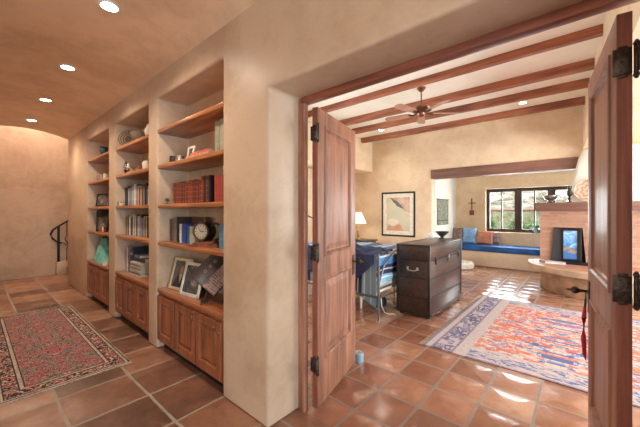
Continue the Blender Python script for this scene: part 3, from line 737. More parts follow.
# ---- farthest niche
bm = B(); lathe(bm, [(.03, 0), (.045, .02), (.062, .08), (.05, .12), (.06, .14), (.052, .14), (.042, .12), (.001, .03)], (0, 0, 0), 20)
tag(obj('vase', bm, plain('teal_glaze', (.025, .06, .06), .3), smooth=True, loc=(-5.68, 1.38, ZB1)), 'dark teal vase on the top shelf of the farthest niche', 'vase')
bm = B(); voxel(bm, [-.11, -.09, .09, .11], [-.06, -.04, .04, .06], [0, .02, .10], lambda i, j, k: not (i == 1 and j == 1 and k == 1)); 
tag(obj('open_box', bm, M['silver'], bevel=.004, loc=(-5.86, 1.41, ZB2)), 'small silver open box on the second shelf of the farthest niche', 'box')
cup(-5.66, 1.40, ZB2, .035, .10, M['cream'], 'cream cup right of the silver box, farthest niche')
pic_frame(-5.86, 1.40, ZB3, .31, .215, .022, M['black'], picmat('photo_c', 'dark', 6), 'black framed photo on the third shelf of the farthest niche', -.15, .35)
row(-6.325, 1.43, ZB4, [(.055, .33, (.015, .015, .018), 'black binder at the left'), (.055, .35, (.02, .02, .022), 'black binder second from the left'), (.055, .345, (.025, .03, .035), 'black binder third from the left'), (.055, .33, (.03, .028, .028), 'black binder fourth from the left'), (.05, .335, (.02, .02, .02), 'black binder behind the photo')], ' on the lowest shelf, farthest niche')
pic_frame(-5.78, 1.375, ZB4, .27, .26, .026, M['black'], picmat('photo_d', 'dark', 9), 'black framed photo leaning beside the black binders', -.12, .35)
cup(-5.60, 1.345, ZB4, .045, .085, plain('copper', (.42, .22, .14), .3, .8), 'small copper cup on the lowest shelf, farthest niche')
# teal flared vase/bag
tv = thing('teal_bag', 'teal green tapered cloth bag on the farthest cabinet', 'bag', (-5.88, 1.44, ZB5+.002))
bm = B()
prof = [(.30, 0), (.29, .02), (.25, .12), (.19, .24), (.13, .33), (.11, .385), (.10, .385), (.12, .33), (.001, .30)]
lathe(bm, prof, (0, 0, 0), 32)
for v in bm.verts:
    a = math.atan2(v.co.y, v.co.x); v.co.x *= (1+.05*math.sin(a*7+v.co.z*9)); v.co.y *= .42*(1+.08*math.sin(a*5))
obj('body', bm, plain('teal_cloth', (.13, .42, .36), .7, nscale=12, var=.3), tv, smooth=True)
bm = B(); tube(bm, [(-.07, 0, .37), (-.05, 0, .41), (0, 0, .42), (.05, 0, .41), (.07, 0, .37)], .01, 8); obj('strap', bm, M['darkcer'], tv, smooth=True)
cup(-5.42, 1.345, ZB5, .045, .07, M['cream'], 'small white cup on the farthest cabinet top')

# ---- hall rug
def rugpattern(t, u, v, hu, hv, bands, field):
    """u,v centred coords; hu,hv half sizes; bands = list of (width, colour socket)"""
    d = t.math('MINIMUM', t.math('SUBTRACT', hu, t.math('ABSOLUTE', u)), t.math('SUBTRACT', hv, t.math('ABSOLUTE', v)))
    c = field; acc = sum(b[0] for b in bands)
    for wdt, colr in reversed(bands):
        c = t.mix(t.math('LESS_THAN', d, acc), c, colr); acc -= wdt
    return c
t = NT('persian_rug'); x, y, z = t.xyz()
ax = t.math('ABSOLUTE', t.math('SUBTRACT', t.math('FRACT', t.math('DIVIDE', x, .9)), .5)); ay = t.math('ABSOLUTE', y)
vv = t.comb(ax, ay, 0.0)
n1 = t.noise(9, 3, vv, .7, 1.5); n2 = t.noise(30, 2, t.comb(t.math('ABSOLUTE', x), ay, .0), .6)
f = t.math('ADD', t.math('MULTIPLY', n1, .62), t.math('MULTIPLY', n2, .38))
RED, NAVY, CRM, BRN = (.33, .02, .03), (.014, .010, .014), (.50, .41, .32), (.13, .06, .045)
field = t.ramp(f, [(.0, NAVY), (.42, BRN), (.445, (.40, .30, .24)), (.47, RED), (.51, (.36, .035, .04)), (.535, (.46, .35, .28)), (.55, NAVY), (.58, (.22, .07, .06)), (.61, (.55, .46, .37))], True)
field = t.mix(t.math('GREATER_THAN', t.noise(5, 3, t.comb(ax, ay, 3.0)), .52), field, t.ramp(f, [(.0, (.07, .045, .045)), (.45, (.40, .32, .27)), (.475, (.07, .04, .04)), (.51, (.46, .37, .30)), (.53, (.33, .03, .04)), (.56, (.04, .025, .03)), (.60, (.50, .42, .35))], True))
def bpat(t, s, cs, sc=40, seed=0): return t.ramp(t.noise(sc, 2, t.mapping(loc=(seed, 0, 0)), .5, .6), cs, True)
nb = bpat(t, 0, [(0, CRM), (.44, NAVY)], 32)
mainb = bpat(t, 0, [(0, RED), (.40, CRM), (.455, NAVY), (.55, RED), (.58, CRM), (.62, NAVY)], 17, 3)
thin = bpat(t, 0, [(0, CRM), (.5, (.30, .22, .16))], 60, 5)
bands = [(.006, CRM), (.012, NAVY), (.020, thin), (.008, NAVY), (.085, mainb), (.010, NAVY), (.024, thin), (.008, NAVY)]
col = rugpattern(t, x, y, 1.38, .445, bands, field)
t.bump(t.noise(160, 2), .5, .003)
M['rug1'] = t.out(col, .9)
def rug(name, label, loc, L, Wd, mat, fr, fringe_sides='x', th=.008, fl=.045):
    r = thing(name, label, 'rug', loc)
    bm = B(); nx, ny = 60, 24
    g = [[bm.verts.new((-L/2+L*i/nx+(.004*math.sin(j*.9) if i in (0, nx) else 0), -Wd/2+Wd*j/ny+.004*math.sin(i*.5)*(1 if j in (0, ny) else 0), th+.0012*noise.noise(Vector((i*.3, j*.3, 0))))) for j in range(ny+1)] for i in range(nx+1)]
    for i in range(nx):
        for j in range(ny): bm.faces.new((g[i][j], g[i+1][j], g[i+1][j+1], g[i][j+1]))
    ext = bmesh.ops.extrude_face_region(bm, geom=bm.faces[:])
    for e in ext['geom']:
        if isinstance(e, bmesh.types.BMVert): e.co.z = .001
    obj('pile', bm, mat, r, smooth=True)
    bm = B(); rnd = random.Random(3)
    n = int(Wd/.014)
    for s in (-1, 1):
        for k in range(n):
            if fringe_sides == 'x':
                yy = -Wd/2+Wd*(k+.5)/n; a = rnd.uniform(-.012, .012); tube(bm, [(s*(L/2-.002), yy, .004), (s*(L/2+fl*.5), yy+a, .003), (s*(L/2+fl), yy+a*2, .0025)], .002, 4)
    if fringe_sides == 'y':
        n = int(L/.02)
        for s in (-1, 1):
            for k in range(n):
                xx = -L/2+L*(k+.5)/n; a = rnd.uniform(-.012, .012); tube(bm, [(xx, s*(Wd/2-.002), .004), (xx+a, s*(Wd/2+.02), .003), (xx+2*a, s*(Wd/2+.04), .0025)], .0025, 4)
    fo = obj('fringe', bm, fr, r); fo['kind'] = 'stuff'
    return r
M['fringe'] = plain('fringe', (.50, .44, .36), .9)
rug('hall_rug', 'red, cream and navy Persian runner rug on the hallway floor', (-4.68, .575, 0), 2.76, .89, M['rug1'], M['fringe'], 'x', fl=.018)

# ---- staircase (partly seen)
ns = 9
bm = B()
for i in range(ns):
    y0 = 1.50+.26*i; box(bm, -9.249, -7.951, y0, 4.19, .17*i+.001*(i == 0), .17*(i+1))
st = thing('staircase', 'plaster staircase rising beyond the end of the bookcase wall', 'staircase', (0, 0, 0))
st['kind'] = 'structure'
bm.free(); bm = B(); box(bm, -9.249, -9.05, 1.30, 1.50, 0, .30)
for i in range(ns):
    y0 = 1.50+.26*i; box(bm, -9.08, -7.951, y0, y0+.26 if i < ns-1 else 4.19, 0, .17*(i+1)-.03); box(bm, -9.249, -9.08, y0, y0+.26 if i < ns-1 else 4.19, 0, .17*(i+1)+.16)
obj('step_base', bm, M['plaster'], st, bevel=.008)
bm = B()
for i in range(ns):
    y0 = 1.50+.26*i; box(bm, -9.08, -7.951, y0-.02, y0+.25, .17*(i+1)-.03, .17*(i+1))
obj('tread', bm, M['dooredge'], st)
rl = thing('stair_railing', 'black wrought iron stair railing with a curled handrail end', 'railing', (-9.16, 1.345, .30))
bm = B(); box(bm, -.022, .022, -.022, .022, 0, .78); lathe(bm, [(.03, 0), (.03, .02), (.012, .03)], (0, 0, .78), 12); box(bm, -.034, .034, -.034, .034, 0, .02)
obj('newel_post', bm, M['black'], rl, bevel=.003)
bm = B()
pts = [(0, .04+.02, .42), (0, -.03, .46), (0, -.11, .55), (0, -.14, .63), (0, -.10, .73), (0, -.02, .80), (0, .10, .89), (0, .3, 1.03), (0, .8, 1.36), (0, 1.8, 2.02)]
tube(bm, pts, .020, 10)
obj('handrail', bm, M['black'], rl, smooth=True)
for k in range(8):
    y = .15+k*.13*1.5; bm = B(); zb = .17*(int((y+1.345-1.50)/.26)+1)+.16-.30 if y+1.345 > 1.5 else 0
    zt = .89+(y-.10)*.66
    n = 16; tube(bm, [(0, y, zb), (0, y, zb+.3)]+[(.0+.02*math.sin(q*math.pi*2/6), y+.03*math.sin(q*math.pi*2/8), zb+.3+(.3*q/8)) for q in range(1, 9)]+[(0, y, zt)], .009, 6)
    obj('baluster', bm, M['black'], rl)
bm = B(); tube(bm, [(0, .02, .44), (0, .10, .42), (0, .16, .36), (0, .2, .34), (0, .26, .40)], .010, 6); obj('scroll', bm, M['black'], rl, smooth=True)

# ================================================================== BEDROOM THINGS
# ---- door stop roll
bm = B(); lathe(bm, [(.024, .09), (.024, 0), (.046, 0), (.048, .004), (.048, .086), (.046, .09), (.024, .09)], (0, 0, 0), 28)
rr = thing('tape_roll', 'roll of blue-grey tape holding the left door open', 'tape roll', (-1.655, 2.475, .001))
obj('roll', bm, plain('tape_blue', (.20, .28, .33), .35, nscale=40), rr, smooth=True)
bm = B(); lathe(bm, [(.021, .0905), (.021, .0), (.024, .0), (.024, .0905), (.021, .0905)], (0, 0, 0), 24); obj('core', bm, M['cream'], rr, smooth=True)

# ---- trunk
TX0, TX1, TY0, TY1 = -2.045, -1.56, 4.03, 5.42
tr = thing('storage_trunk', 'tall dark brown wooden trunk with riveted metal bands at the foot of the bed', 'trunk', (0, 0, 0))
M['trunk'] = wood('trunk_wood', (.060, .030, .022), (.020, .010, .008), 'y', .35, .3)
M['trunk2'] = M['trunk']
bm = B(); box(bm, TX0+.006, TX1-.006, TY0+.006, TY1-.006, .03, .77); obj('body', bm, M['trunk'], tr, bevel=.004)
bm = B(); box(bm, TX0+.006, TX1-.006, TY0+.006, TY1-.006, .775, .993); obj('lid', bm, M['trunk'], tr, bevel=.008)
M['band'] = plain('trunk_band', (.045, .03, .025), .4, .5, nscale=40, var=.3)
for z0, z1 in ((.03, .065), (.26, .285), (.525, .55), (.772, .797)):
    bm = B(); voxel(bm, [TX0, TX0+.006, TX1-.006, TX1], [TY0, TY0+.006, TY1-.006, TY1], [z0, z1], lambda i, j, k: not (i == 1 and j == 1))
    for k in range(14):
        yy = TY0+.05+(TY1-TY0-.1)*k/13; lathe(bm, [(.007, 0), (.005, .004), (.001, .005)], (0, 0, 0), 8, Matrix.Translation((TX1, yy, (z0+z1)/2)) @ Matrix.Rotation(math.pi/2, 4, 'Y'))
    for k in range(6):
        xx = TX0+.04+(TX1-TX0-.08)*k/5; lathe(bm, [(.007, 0), (.005, .004), (.001, .005)], (0, 0, 0), 8, Matrix.Translation((xx, TY0, (z0+z1)/2)) @ Matrix.Rotation(math.pi/2, 4, 'X'))
    obj('metal_band', bm, M['band'], tr)
bm = B()
for xx in (TX0-.001, TX1-.029):
    for yy in (TY0-.001, TY1-.029): box(bm, xx, xx+.03, yy, yy+.03, .03, .993)
box(bm, TX0-.001, TX1+.001, TY0-.001, TY0+.03, .97, .996); box(bm, TX0-.001, TX1+.001, TY1-.03, TY1+.001, .97, .996)
box(bm, TX0-.001, TX0+.03, TY0+.03, TY1-.03, .97, .996); box(bm, TX1-.03, TX1+.001, TY0+.03, TY1-.03, .97, .996)
obj('corner_guard', bm, M['band'], tr, bevel=.002, seg=1)
for yy in (4.25, 5.25):
    bm = B(); box(bm, TX1, TX1+.008, yy-.02, yy+.02, .72, .82); tube(bm, [(TX1+.011, yy-.01, .775), (TX1+.011, yy+.01, .775)], .008, 8); obj('clasp', bm, M['black'], tr, bevel=.002, seg=1)
bm = B(); box(bm, TX1, TX1+.009, 4.73, 4.80, .70, .80); lathe(bm, [(.014, 0), (.012, .006), (.001, .007)], (0, 0, 0), 12, Matrix.Translation((TX1+.009, 4.765, .75)) @ Matrix.Rotation(math.pi/2, 4, 'Y'))
obj('lock', bm, M['pewter'], tr, bevel=.002, seg=1, ) 
bm = B(); zc = .655; xc = (TX0+TX1)/2
tube(bm, [(xc-.07, TY0, zc+.01), (xc-.07, TY0-.02, zc+.005), (xc-.055, TY0-.03, zc-.012), (xc, TY0-.034, zc-.016), (xc+.055, TY0-.03, zc-.012), (xc+.07, TY0-.02, zc+.005), (xc+.07, TY0, zc+.01)], .007, 8)
for s in (-.07, .07): box(bm, xc+s-.016, xc+s+.016, TY0-.004, TY0, zc-.012, zc+.03)
h = obj('handle', bm, M['steel'], tr, smooth=True)
for xx in (TX0+.05, TX1-.05):
    for yy in (TY0+.06, TY1-.06):
        bm = B(); lathe(bm, [(.025, 0), (.025, .03)], (xx, yy, 0), 12); obj('foot', bm, M['black'], tr)
# bowl on trunk
bm = B(); lathe(bm, [(.05, 0), (.045, .012), (.02, .02), (.04, .04), (.105, .105), (.112, .12), (.105, .12), (.036, .05), (.001, .035)], (0, 0, 0), 28)
tag(obj('dark_bowl', bm, M['darkcer'], smooth=True, loc=(-1.83, 5.27, .9965)), 'black flared bowl standing on the far end of the trunk', 'bowl')
bm = B(); bmesh.ops.create_icosphere(bm, subdivisions=3, radius=1)
for v in bm.verts: n_ = noise.noise(v.co*1.8)*.45; v.co = Vector((v.co.x*.065*(1+n_), v.co.y*.055*(1+n_), .055+v.co.z*.055*(1+n_*.3)))
for v in bm.verts: v.co.z = max(0, v.co.z)
tag(obj('crumpled_cloth', bm, plain('white_cloth', (.75, .74, .72), .8), smooth=True, loc=(-1.955, 5.14, .9965)), 'small white crumpled cloth beside the black bowl on the trunk', 'cloth')

# ---- bed
BX0, BX1, BY0, BY1 = -4.25, -2.125, 3.62, 5.12
bd = thing('bed', 'metal framed bed behind the trunk', 'bed', (0, 0, 0))
M['iron'] = plain('dark_iron', (.13, .125, .125), .35, .7)
def post(x, y, h):
    bm = B(); tube(bm, [(x, y, .0), (x, y, h)], .017, 12); lathe(bm, [(.022, 0), (.024, .012), (.014, .022), (.004, .03)], (x, y, h), 14); lathe(bm, [(.024, 0), (.024, .02), (.017, .03)], (x, y, 0), 14); return bm
for x_, y_, h_ in ((-2.065, 3.56, .88), (-2.065, 5.18, .88), (-4.32, 3.56, 1.25), (-4.32, 5.18, 1.25)): obj('bedpost', post(x_, y_, h_), M['iron'], bd, smooth=True)
bm = B(); tube(bm, [(-2.065, 3.56, .31), (-4.32, 3.56, .31)], .016, 8); obj('side_rail', bm, M['iron'], bd)
bm = B(); tube(bm, [(-2.065, 5.18, .31), (-4.32, 5.18, .31)], .016, 8); obj('side_rail', bm, M['iron'], bd)
for z_, zt in ((.30, 0), (.42, 0)):
    bm = B(); tube(bm, [(-2.065, 3.56, z_), (-2.065, 5.18, z_)], .012, 8); obj('foot_rail', bm, M['iron'], bd)
bm = B(); tube(bm, [(-2.065, 3.58, .50)]+[(-2.065, 3.60+1.54*(i/16.), .52+.42*math.sin(math.pi*min(1, max(0, i/16.)))**.5) for i in range(17)]+[(-2.065, 5.16, .5)], .011, 8)
obj('foot_hoop', bm, M['iron'], bd, smooth=True)
bm = B(); tube(bm, [(-4.32, 3.56+1.62*i/16, 1.05+.35*math.sin(math.pi*i/16)) for i in range(17)], .014, 8)
for k in range(1, 8): yy = 3.56+1.62*k/8; tube(bm, [(-4.32, yy, .4), (-4.32, yy, 1.05+.35*math.sin(math.pi*k/8))], .008, 6)
obj('headboard', bm, M['iron'], bd)
bm = B(); box(bm, BX0, BX1, BY0, BY1, .33, .56); obj('box_spring', bm, M['cream'], bd, bevel=.03, seg=3)
bm = B(); box(bm, BX0, BX1, BY0, BY1, .562, .80); obj('mattress', bm, M['cream'], bd, bevel=.05, seg=4)
for x_, y_ in ((-2.53, 3.85), (-3.6, 3.85), (-2.53, 4.9)):
    bm = B(); lathe(bm, [(.014, 0), (.022, .16), (.026, .3)], (x_, y_, 0), 12); obj('support_leg', bm, M['whitemetal'], bd, smooth=True)
# striped bedspread: drapes over near side (-Y) and foot (+X)
def drape(nu, nv, fn):
    bm = B(); g = [[bm.verts.new(fn(i/nu, j/nv)) for j in range(nv+1)] for i in range(nu+1)]
    for i in range(nu):
        for j in range(nv): bm.faces.new((g[i][j], g[i+1][j], g[i+1][j+1], g[i][j+1]))
    return bm
def spread(u, v):
    # arc coordinates: u along X (head->foot incl. drop), v along Y from near hem to far
    SX, SY = 1.95, 1.50; dropF, dropN = .40, .50
    s = u*(SX+dropF); q = v*(SY+dropN*2)-dropN
    x = BX1-SX+s; y = BY0+q; z = .845
    x0f = BX1+.012; y0 = BY0-.012; y1 = BY1+.012
    wob = .012*math.sin(x*11)+.008*math.sin(x*23+1)
    over = max(0, x-x0f)
    if over > 0: x = x0f+.012*math.sin(y*12)*min(1, over*4)+.006; z -= over
    if y < y0:
        dn = y0-y; k = dn/dropN
        corner = max(0, 1-abs(s-SX)/.34)
        ln = dn*(1.0+.48*corner)
        if over > 0: ln = max(0, dn-over*.25)
        z -= ln; y = y0-.006-.016*k+wob*k*1.6
    elif y > y1: dn = y-y1; z -= dn; y = y1+.01+wob*.4
    z += .012*noise.noise(Vector((x*4, y*4, 0)))
    return (x, y, max(.14, z))
bm = drape(110, 90, spread)
t = NT('striped_cloth'); x, y, z = t.xyz()
# stripes measured along the bed including the drop over the foot
s = t.math('SUBTRACT', x, t.math('MULTIPLY', t.math('MULTIPLY', t.math('SUBTRACT', z, .845), t.math('GREATER_THAN', x, BX1+.004)), 1.0))
f = t.math('FRACT', t.math('DIVIDE', t.math('ADD', s, 5.02), .50))
W_, LB, MB_, NV = (.62, .64, .62), (.20, .36, .50), (.07, .20, .42), (.014, .022, .07)
c = t.ramp(f, [(0, MB_), (.10, NV), (.20, (.45, .42, .34)), (.24, NV), (.36, LB), (.42, W_), (.46, LB), (.60, (.55, .50, .38)), (.63, LB), (.78, W_), (.88, MB_)], True)
t.bump(t.noise(120, 2), .3, .003)
tag(obj('bedspread', bm, t.out(c, .85, sheen=0), smooth=True, solid=.006), 'blue, navy and white striped bedspread draped over the bed', 'bedspread')
# navy throw: wrinkled, over the near edge
def throw(u, v):
    x = -3.40+1.27*u; q = v*.80-.26
    y = BY0-.035+q+.03*math.sin(u*5); z = .872+.035*noise.noise(Vector((u*6, v*6, 2)))+.045*abs(math.sin(u*8+v*5+2*noise.noise(Vector((u*3, v*3, 0)))))
    lo = .36 if x < -2.42 else .36-(x+2.42)*.85
    if q < 0: z = .868-(-q)*(lo/.26)*1.0+.012*math.sin(u*20)*0; y = BY0-.055-.02*math.sin(u*13)*(-q/.26)-.012
    return (x, y, z)
bm = drape(60, 50, throw)
t = NT('navy_throw'); tn = t.voro(16, out='Distance')
c = t.mix(t.math('LESS_THAN', tn, .06), t.ramp(t.noise(6, 3), [(.35, (.008, .014, .06)), (.65, (.020, .035, .13))]), (.3, .36, .45))
tag(obj('navy_throw', bm, t.out(c, .75, sheen=0), smooth=True, solid=.008), 'crumpled navy blue throw over the near edge of the bed', 'throw')
# cord on the floor
bm = B(); tube(bm, [(-2.22, 3.9, .20), (-2.20, 3.88, .10), (-2.14, 3.86, .02), (-2.08, 3.88, .008), (-2.03, 3.93, .008), (-1.99, 3.9, .008)], .006, 6)
tag(obj('power_cord', bm, M['whitemetal'], smooth=True), 'pale power cord curling on the floor between bed and trunk', 'cord')
bm = B(); bmesh.ops.create_icosphere(bm, subdivisions=3, radius=1)
for v in bm.verts: n_ = noise.noise(v.co*1.5)*.2; v.co = Vector((v.co.x*.13*(1+n_), v.co.y*.16*(1+n_), max(0.002, .09+v.co.z*.10*(1+n_))))
tag(obj('dark_bag', bm, plain('black_nylon', (.02, .02, .022), .5), smooth=True, loc=(-2.36, 4.06, 0)), 'dark soft bag under the foot of the bed', 'bag')

# ---- nightstand and lamp
nsd = thing('nightstand', 'dark wooden nightstand in the corner by the painting wall', 'nightstand', (-4.62, 7.05, 0))
M['dkwood'] = wood('dark_furniture_wood', (.07, .035, .022), (.03, .015, .01), 'x', .35, .3)
boxo('tabletop', (-.36, .36, -.26, .26, .66, .70), M['dkwood'], nsd, bevel=.006)
boxo('cabinet_body', (-.32, .32, -.22, .22, .28, .658), M['dkwood'], nsd, bevel=.004)
bm = B(); box(bm, -.28, .28, -.238, -.221, .44, .62); d_ = obj('drawer', bm, M['dkwood'], nsd, bevel=.004)
bm = B(); lathe(bm, [(.008, 0), (.016, .012), (.012, .02), (.001, .022)], (0, 0, 0), 12, Matrix.Translation((0, -.238, .53)) @ Matrix.Rotation(math.pi/2, 4, 'X')); obj('knob', bm, M['brass'], d_)
for a in (-.30, .30):
    for b in (-.20, .20):
        bm = B(); lathe(bm, [(.016, 0), (.024, .28)], (a, b, 0), 10); obj('leg', bm, M['dkwood'], nsd)
lp = thing('table_lamp', 'table lamp with a white cone shade and turned brass stem on the nightstand', 'lamp', (-4.72, 7.03, .7005))
bm = B(); lathe(bm, [(.075, 0), (.075, .015), (.03, .03), (.018, .05), (.032, .08), (.038, .11), (.02, .14), (.014, .16), (.030, .19), (.034, .22), (.018, .25), (.012, .27), (.022, .30), (.022, .33), (.010, .35), (.008, .44)], (0, 0, 0), 20); obj('lamp_base', bm, plain('turned_brass', (.40, .27, .13), .4, .5), lp, smooth=True)
t = NT('lamp_shade'); sh = t.out((.80, .74, .64), .8); t.b.inputs['Emission Color'].default_value = (1, .82, .6, 1); t.b.inputs['Emission Strength'].default_value = .5
bm = B(); lathe(bm, [(.235, .43), (.095, .74), (.092, .74), (.232, .43), (.235, .43)], (0, 0, 0), 32); obj('lamp_shade', bm, sh, lp, smooth=True)
bm = B(); lathe(bm, [(.001, 0), (.022, .02), (.03, .05), (.02, .08), (.001, .09)], (0, 0, .44), 14); obj('bulb', bm, emit('bulb_glow', (1, .75, .5), 8), lp, smooth=True)

# ---- painting
t = NT('abstract_painting'); x, y, z = t.xyz()   # local: x -.35..+.35, z .1..1.1
nz = t.noise(3.5, 4, None, .6, .8)
xx = t.math('ADD', x, t.math('MULTIPLY', t.math('SUBTRACT', nz, .5), .12)); zz = t.math('ADD', z, t.math('MULTIPLY', t.math('SUBTRACT', t.noise(5, 3), .5), .10))
base = t.ramp(t.noise(2.2, 4), [(.3, (.50, .47, .30)), (.55, (.60, .52, .33)), (.7, (.55, .38, .2))])
dg = t.math('ADD', zz, t.math('MULTIPLY', xx, .75))           # diagonal band
top = t.math('GREATER_THAN', dg, .87)
topc = t.ramp(t.noise(5, 4, t.mapping(loc=(4, 0, 1))), [(.35, (.45, .14, .07)), (.5, (.58, .30, .16)), (.65, (.55, .42, .28))])
c = t.mix(top, base, topc)
band = t.math('MULTIPLY', t.math('LESS_THAN', t.math('ABSOLUTE', t.math('SUBTRACT', dg, .87)), t.math('MAXIMUM', .012, t.math('SUBTRACT', .075, t.math('MULTIPLY', t.math('ABSOLUTE', t.math('ADD', xx, .02)), .33)))), t.math('LESS_THAN', xx, .24))
c = t.mix(band, c, (.06, .05, .045))
r = t.math('SQRT', t.math('ADD', t.math('POWER', t.math('DIVIDE', t.math('ADD', xx, .10), .24), 2.0), t.math('POWER', t.math('DIVIDE', t.math('SUBTRACT', zz, .12), .27), 2.0)))
c = t.mix(t.math('MULTIPLY', t.math('LESS_THAN', r, 1.0), .85), c, t.ramp(t.noise(6, 4), [(.35, (.50, .14, .06)), (.6, (.62, .30, .14))]))
r2 = t.math('SQRT', t.math('ADD', t.math('POWER', t.math('DIVIDE', t.math('ADD', xx, .14), .16), 2.0), t.math('POWER', t.math('DIVIDE', t.math('SUBTRACT', zz, .38), .10), 2.0)))
c = t.mix(t.math('LESS_THAN', r2, 1.0), c, (.72, .64, .45))
pt = t.out(c, .35)
pf = pic_frame(-3.81, 7.588, .785, .975, 1.20, .045, M['black'], pt, 'large abstract painting in a black frame with cream mount', 0, 0, 'painting', 'painting', (plain('mount_cream', (.78, .72, .60), .8), .105))

# ---- bench, cushion, pillows
bm = B(); box(bm, -2.904, 1.099, 8.90, 9.599, 0, .400)
tag(obj('window_bench', bm, M['benchp'], bevel=.03, seg=4), 'built-in tan plaster bench under the alcove window', 'bench')
bn = thing('bench_cushion', 'long bright blue bench cushion under the window', 'cushion', (0, 0, .4005))
M['blue'] = plain('blue_fabric', (.010, .10, .34), .65, nscale=5, var=.35, bump=.2, sheen=0)
bm = B(); box(bm, -2.88, 1.08, 8.88, 9.58, 0, .145); obj('cushion_body', bm, M['blue'], bn, bevel=.035, seg=4)
bm = B()
for z_ in (.018, .118): tube(bm, [(-2.86, 8.885, z_), (1.06, 8.885, z_)], .006, 6)
obj('piping', bm, plain('navy_piping', (.008, .04, .18), .6), bn)
def pillow(name, label, loc, w, h, th, mat, rot):
    bm = B(); n = 18; F = {}
    for s in (1, -1):
        for i in range(n+1):
            for j in range(n+1):
                u = -1+2*i/n; v = -1+2*j/n
                b = (max(0, 1-u**4)*max(0, 1-v**4))**.5
                edge = i in (0, n) or j in (0, n)
                k = (i, j) if edge else (i, j, s)
                if k in F: continue
                pin = 1-.07*(1-abs(u))*abs(v)**3*1.0; pin2 = 1-.07*(1-abs(v))*abs(u)**3
                F[k] = bm.verts.new((u*w/2*pin2, s*th/2*b*(1+.10*noise.noise(Vector((u*2, v*2, s)))), h/2+v*h/2*pin))
    def g(i, j, s): return F[(i, j)] if (i in (0, n) or j in (0, n)) else F[(i, j, s)]
    for s in (1, -1):
        for i in range(n):
            for j in range(n):
                q = [g(i, j, s), g(i+1, j, s), g(i+1, j+1, s), g(i, j+1, s)]
                bm.faces.new(q)
    return tag(obj(name, bm, mat, smooth=True, loc=loc, rot=rot), label, 'pillow')
pz = .555
pillow('throw_pillow', 'patterned brown and grey pillow in the corner of the window bench', (-2.76, 9.22, pz), .30, .44, .13, ornate('kilim_pillow', (.07, .035, .035), (.20, .12, .11), (.40, .33, .30)), (-.25, 0, .25))
pillow('throw_pillow', 'light blue pillow between the patterned and the coral pillow', (-2.46, 9.24, pz), .36, .46, .15, plain('light_blue_fabric', (.22, .42, .68), .8, nscale=8, var=.25, sheen=0), (-.28, 0, .12))
pillow('throw_pillow', 'coral orange pillow right of the light blue pillow', (-2.10, 9.30, pz), .43, .38, .14, plain('coral_fabric', (.62, .27, .18), .8, nscale=8, var=.2, sheen=0), (-.28, 0, -.05))
pillow('throw_pillow', 'dark grey striped pillow tucked behind the coral pillow', (-1.95, 9.47, pz), .40, .34, .09, ornate('grey_kilim', (.16, .12, .13), (.32, .27, .26), (.5, .45, .42)), (-.2, 0, -.05))
# ---- pet bed
bm = B(); lathe(bm, [(.001, .05), (.20, .05), (.24, .09), (.30, .155), (.36, .15), (.385, .09), (.37, .02), (.30, .001), (.001, .001)], (0, 0, 0), 36)
for v in bm.verts: v.co.z = max(.001, v.co.z*(1+.12*noise.noise(v.co*6))); v.co.x *= 1.0
pb = thing('pet_bed', 'round fluffy white pet bed on the floor by the bench', 'pet bed', (-2.50, 8.35, 0))
obj('bolster', bm, plain('white_fleece', (.80, .77, .72), .95, nscale=30, bump=.6, sheen=0), pb, smooth=True)
bm = B(); lathe(bm, [(.001, .085), (.14, .08), (.19, .052), (.001, .0505)], (0, 0, 0), 24); obj('inner_pad', bm, ornate('pad_pattern', (.35, .25, .2), (.6, .5, .42), (.75, .7, .62)), pb, smooth=True)
# ---- wall cross and hanging
cr = thing('wall_cross', 'small bronze cross with a square pendant hanging on the alcove wall', 'cross', (-2.48, 9.598, 1.5))
bm = B(); tube(bm, [(0, -.012, 0), (0, -.012, .34)], .011, 8); tube(bm, [(-.10, -.012, .20), (0, -.014, .21), (.10, -.012, .20)], .010, 8)
obj('cross_arms', bm, M['bronze'], cr, smooth=True)
bm = B(); box(bm, -.06, .06, -.03, -.002, -.145, -.01); obj('pendant_block', bm, M['dooredge'], cr, bevel=.004)
hg = thing('wall_hanging', 'greenish woven tapestry on a rod on the white alcove wall', 'wall hanging', (-2.900, 8.40, 1.10))
t = NT('tapestry'); x, y, z = t.xyz()
c = t.ramp(t.noise(26, 3, None, .6, 1.2), [(.36, (.06, .065, .045)), (.5, (.20, .20, .14)), (.62, (.42, .40, .30))]); hs = t.math('LESS_THAN', t.math('ABSOLUTE', t.math('SUBTRACT', z, .12)), .02)
c = t.mix(hs, c, (.12, .12, .09)); M['tap'] = t.out(c, .9)
bm = drape(20, 30, lambda u, v: (.012+.006*math.sin(u*12), -.42+.84*u, .68*v)); obj('cloth', bm, M['tap'], hg, smooth=True, solid=.006)
bm = B(); tube(bm, [(.014, -.45, .685), (.014, .45, .685)], .010, 8); obj('rod', bm, M['winframe'], hg)
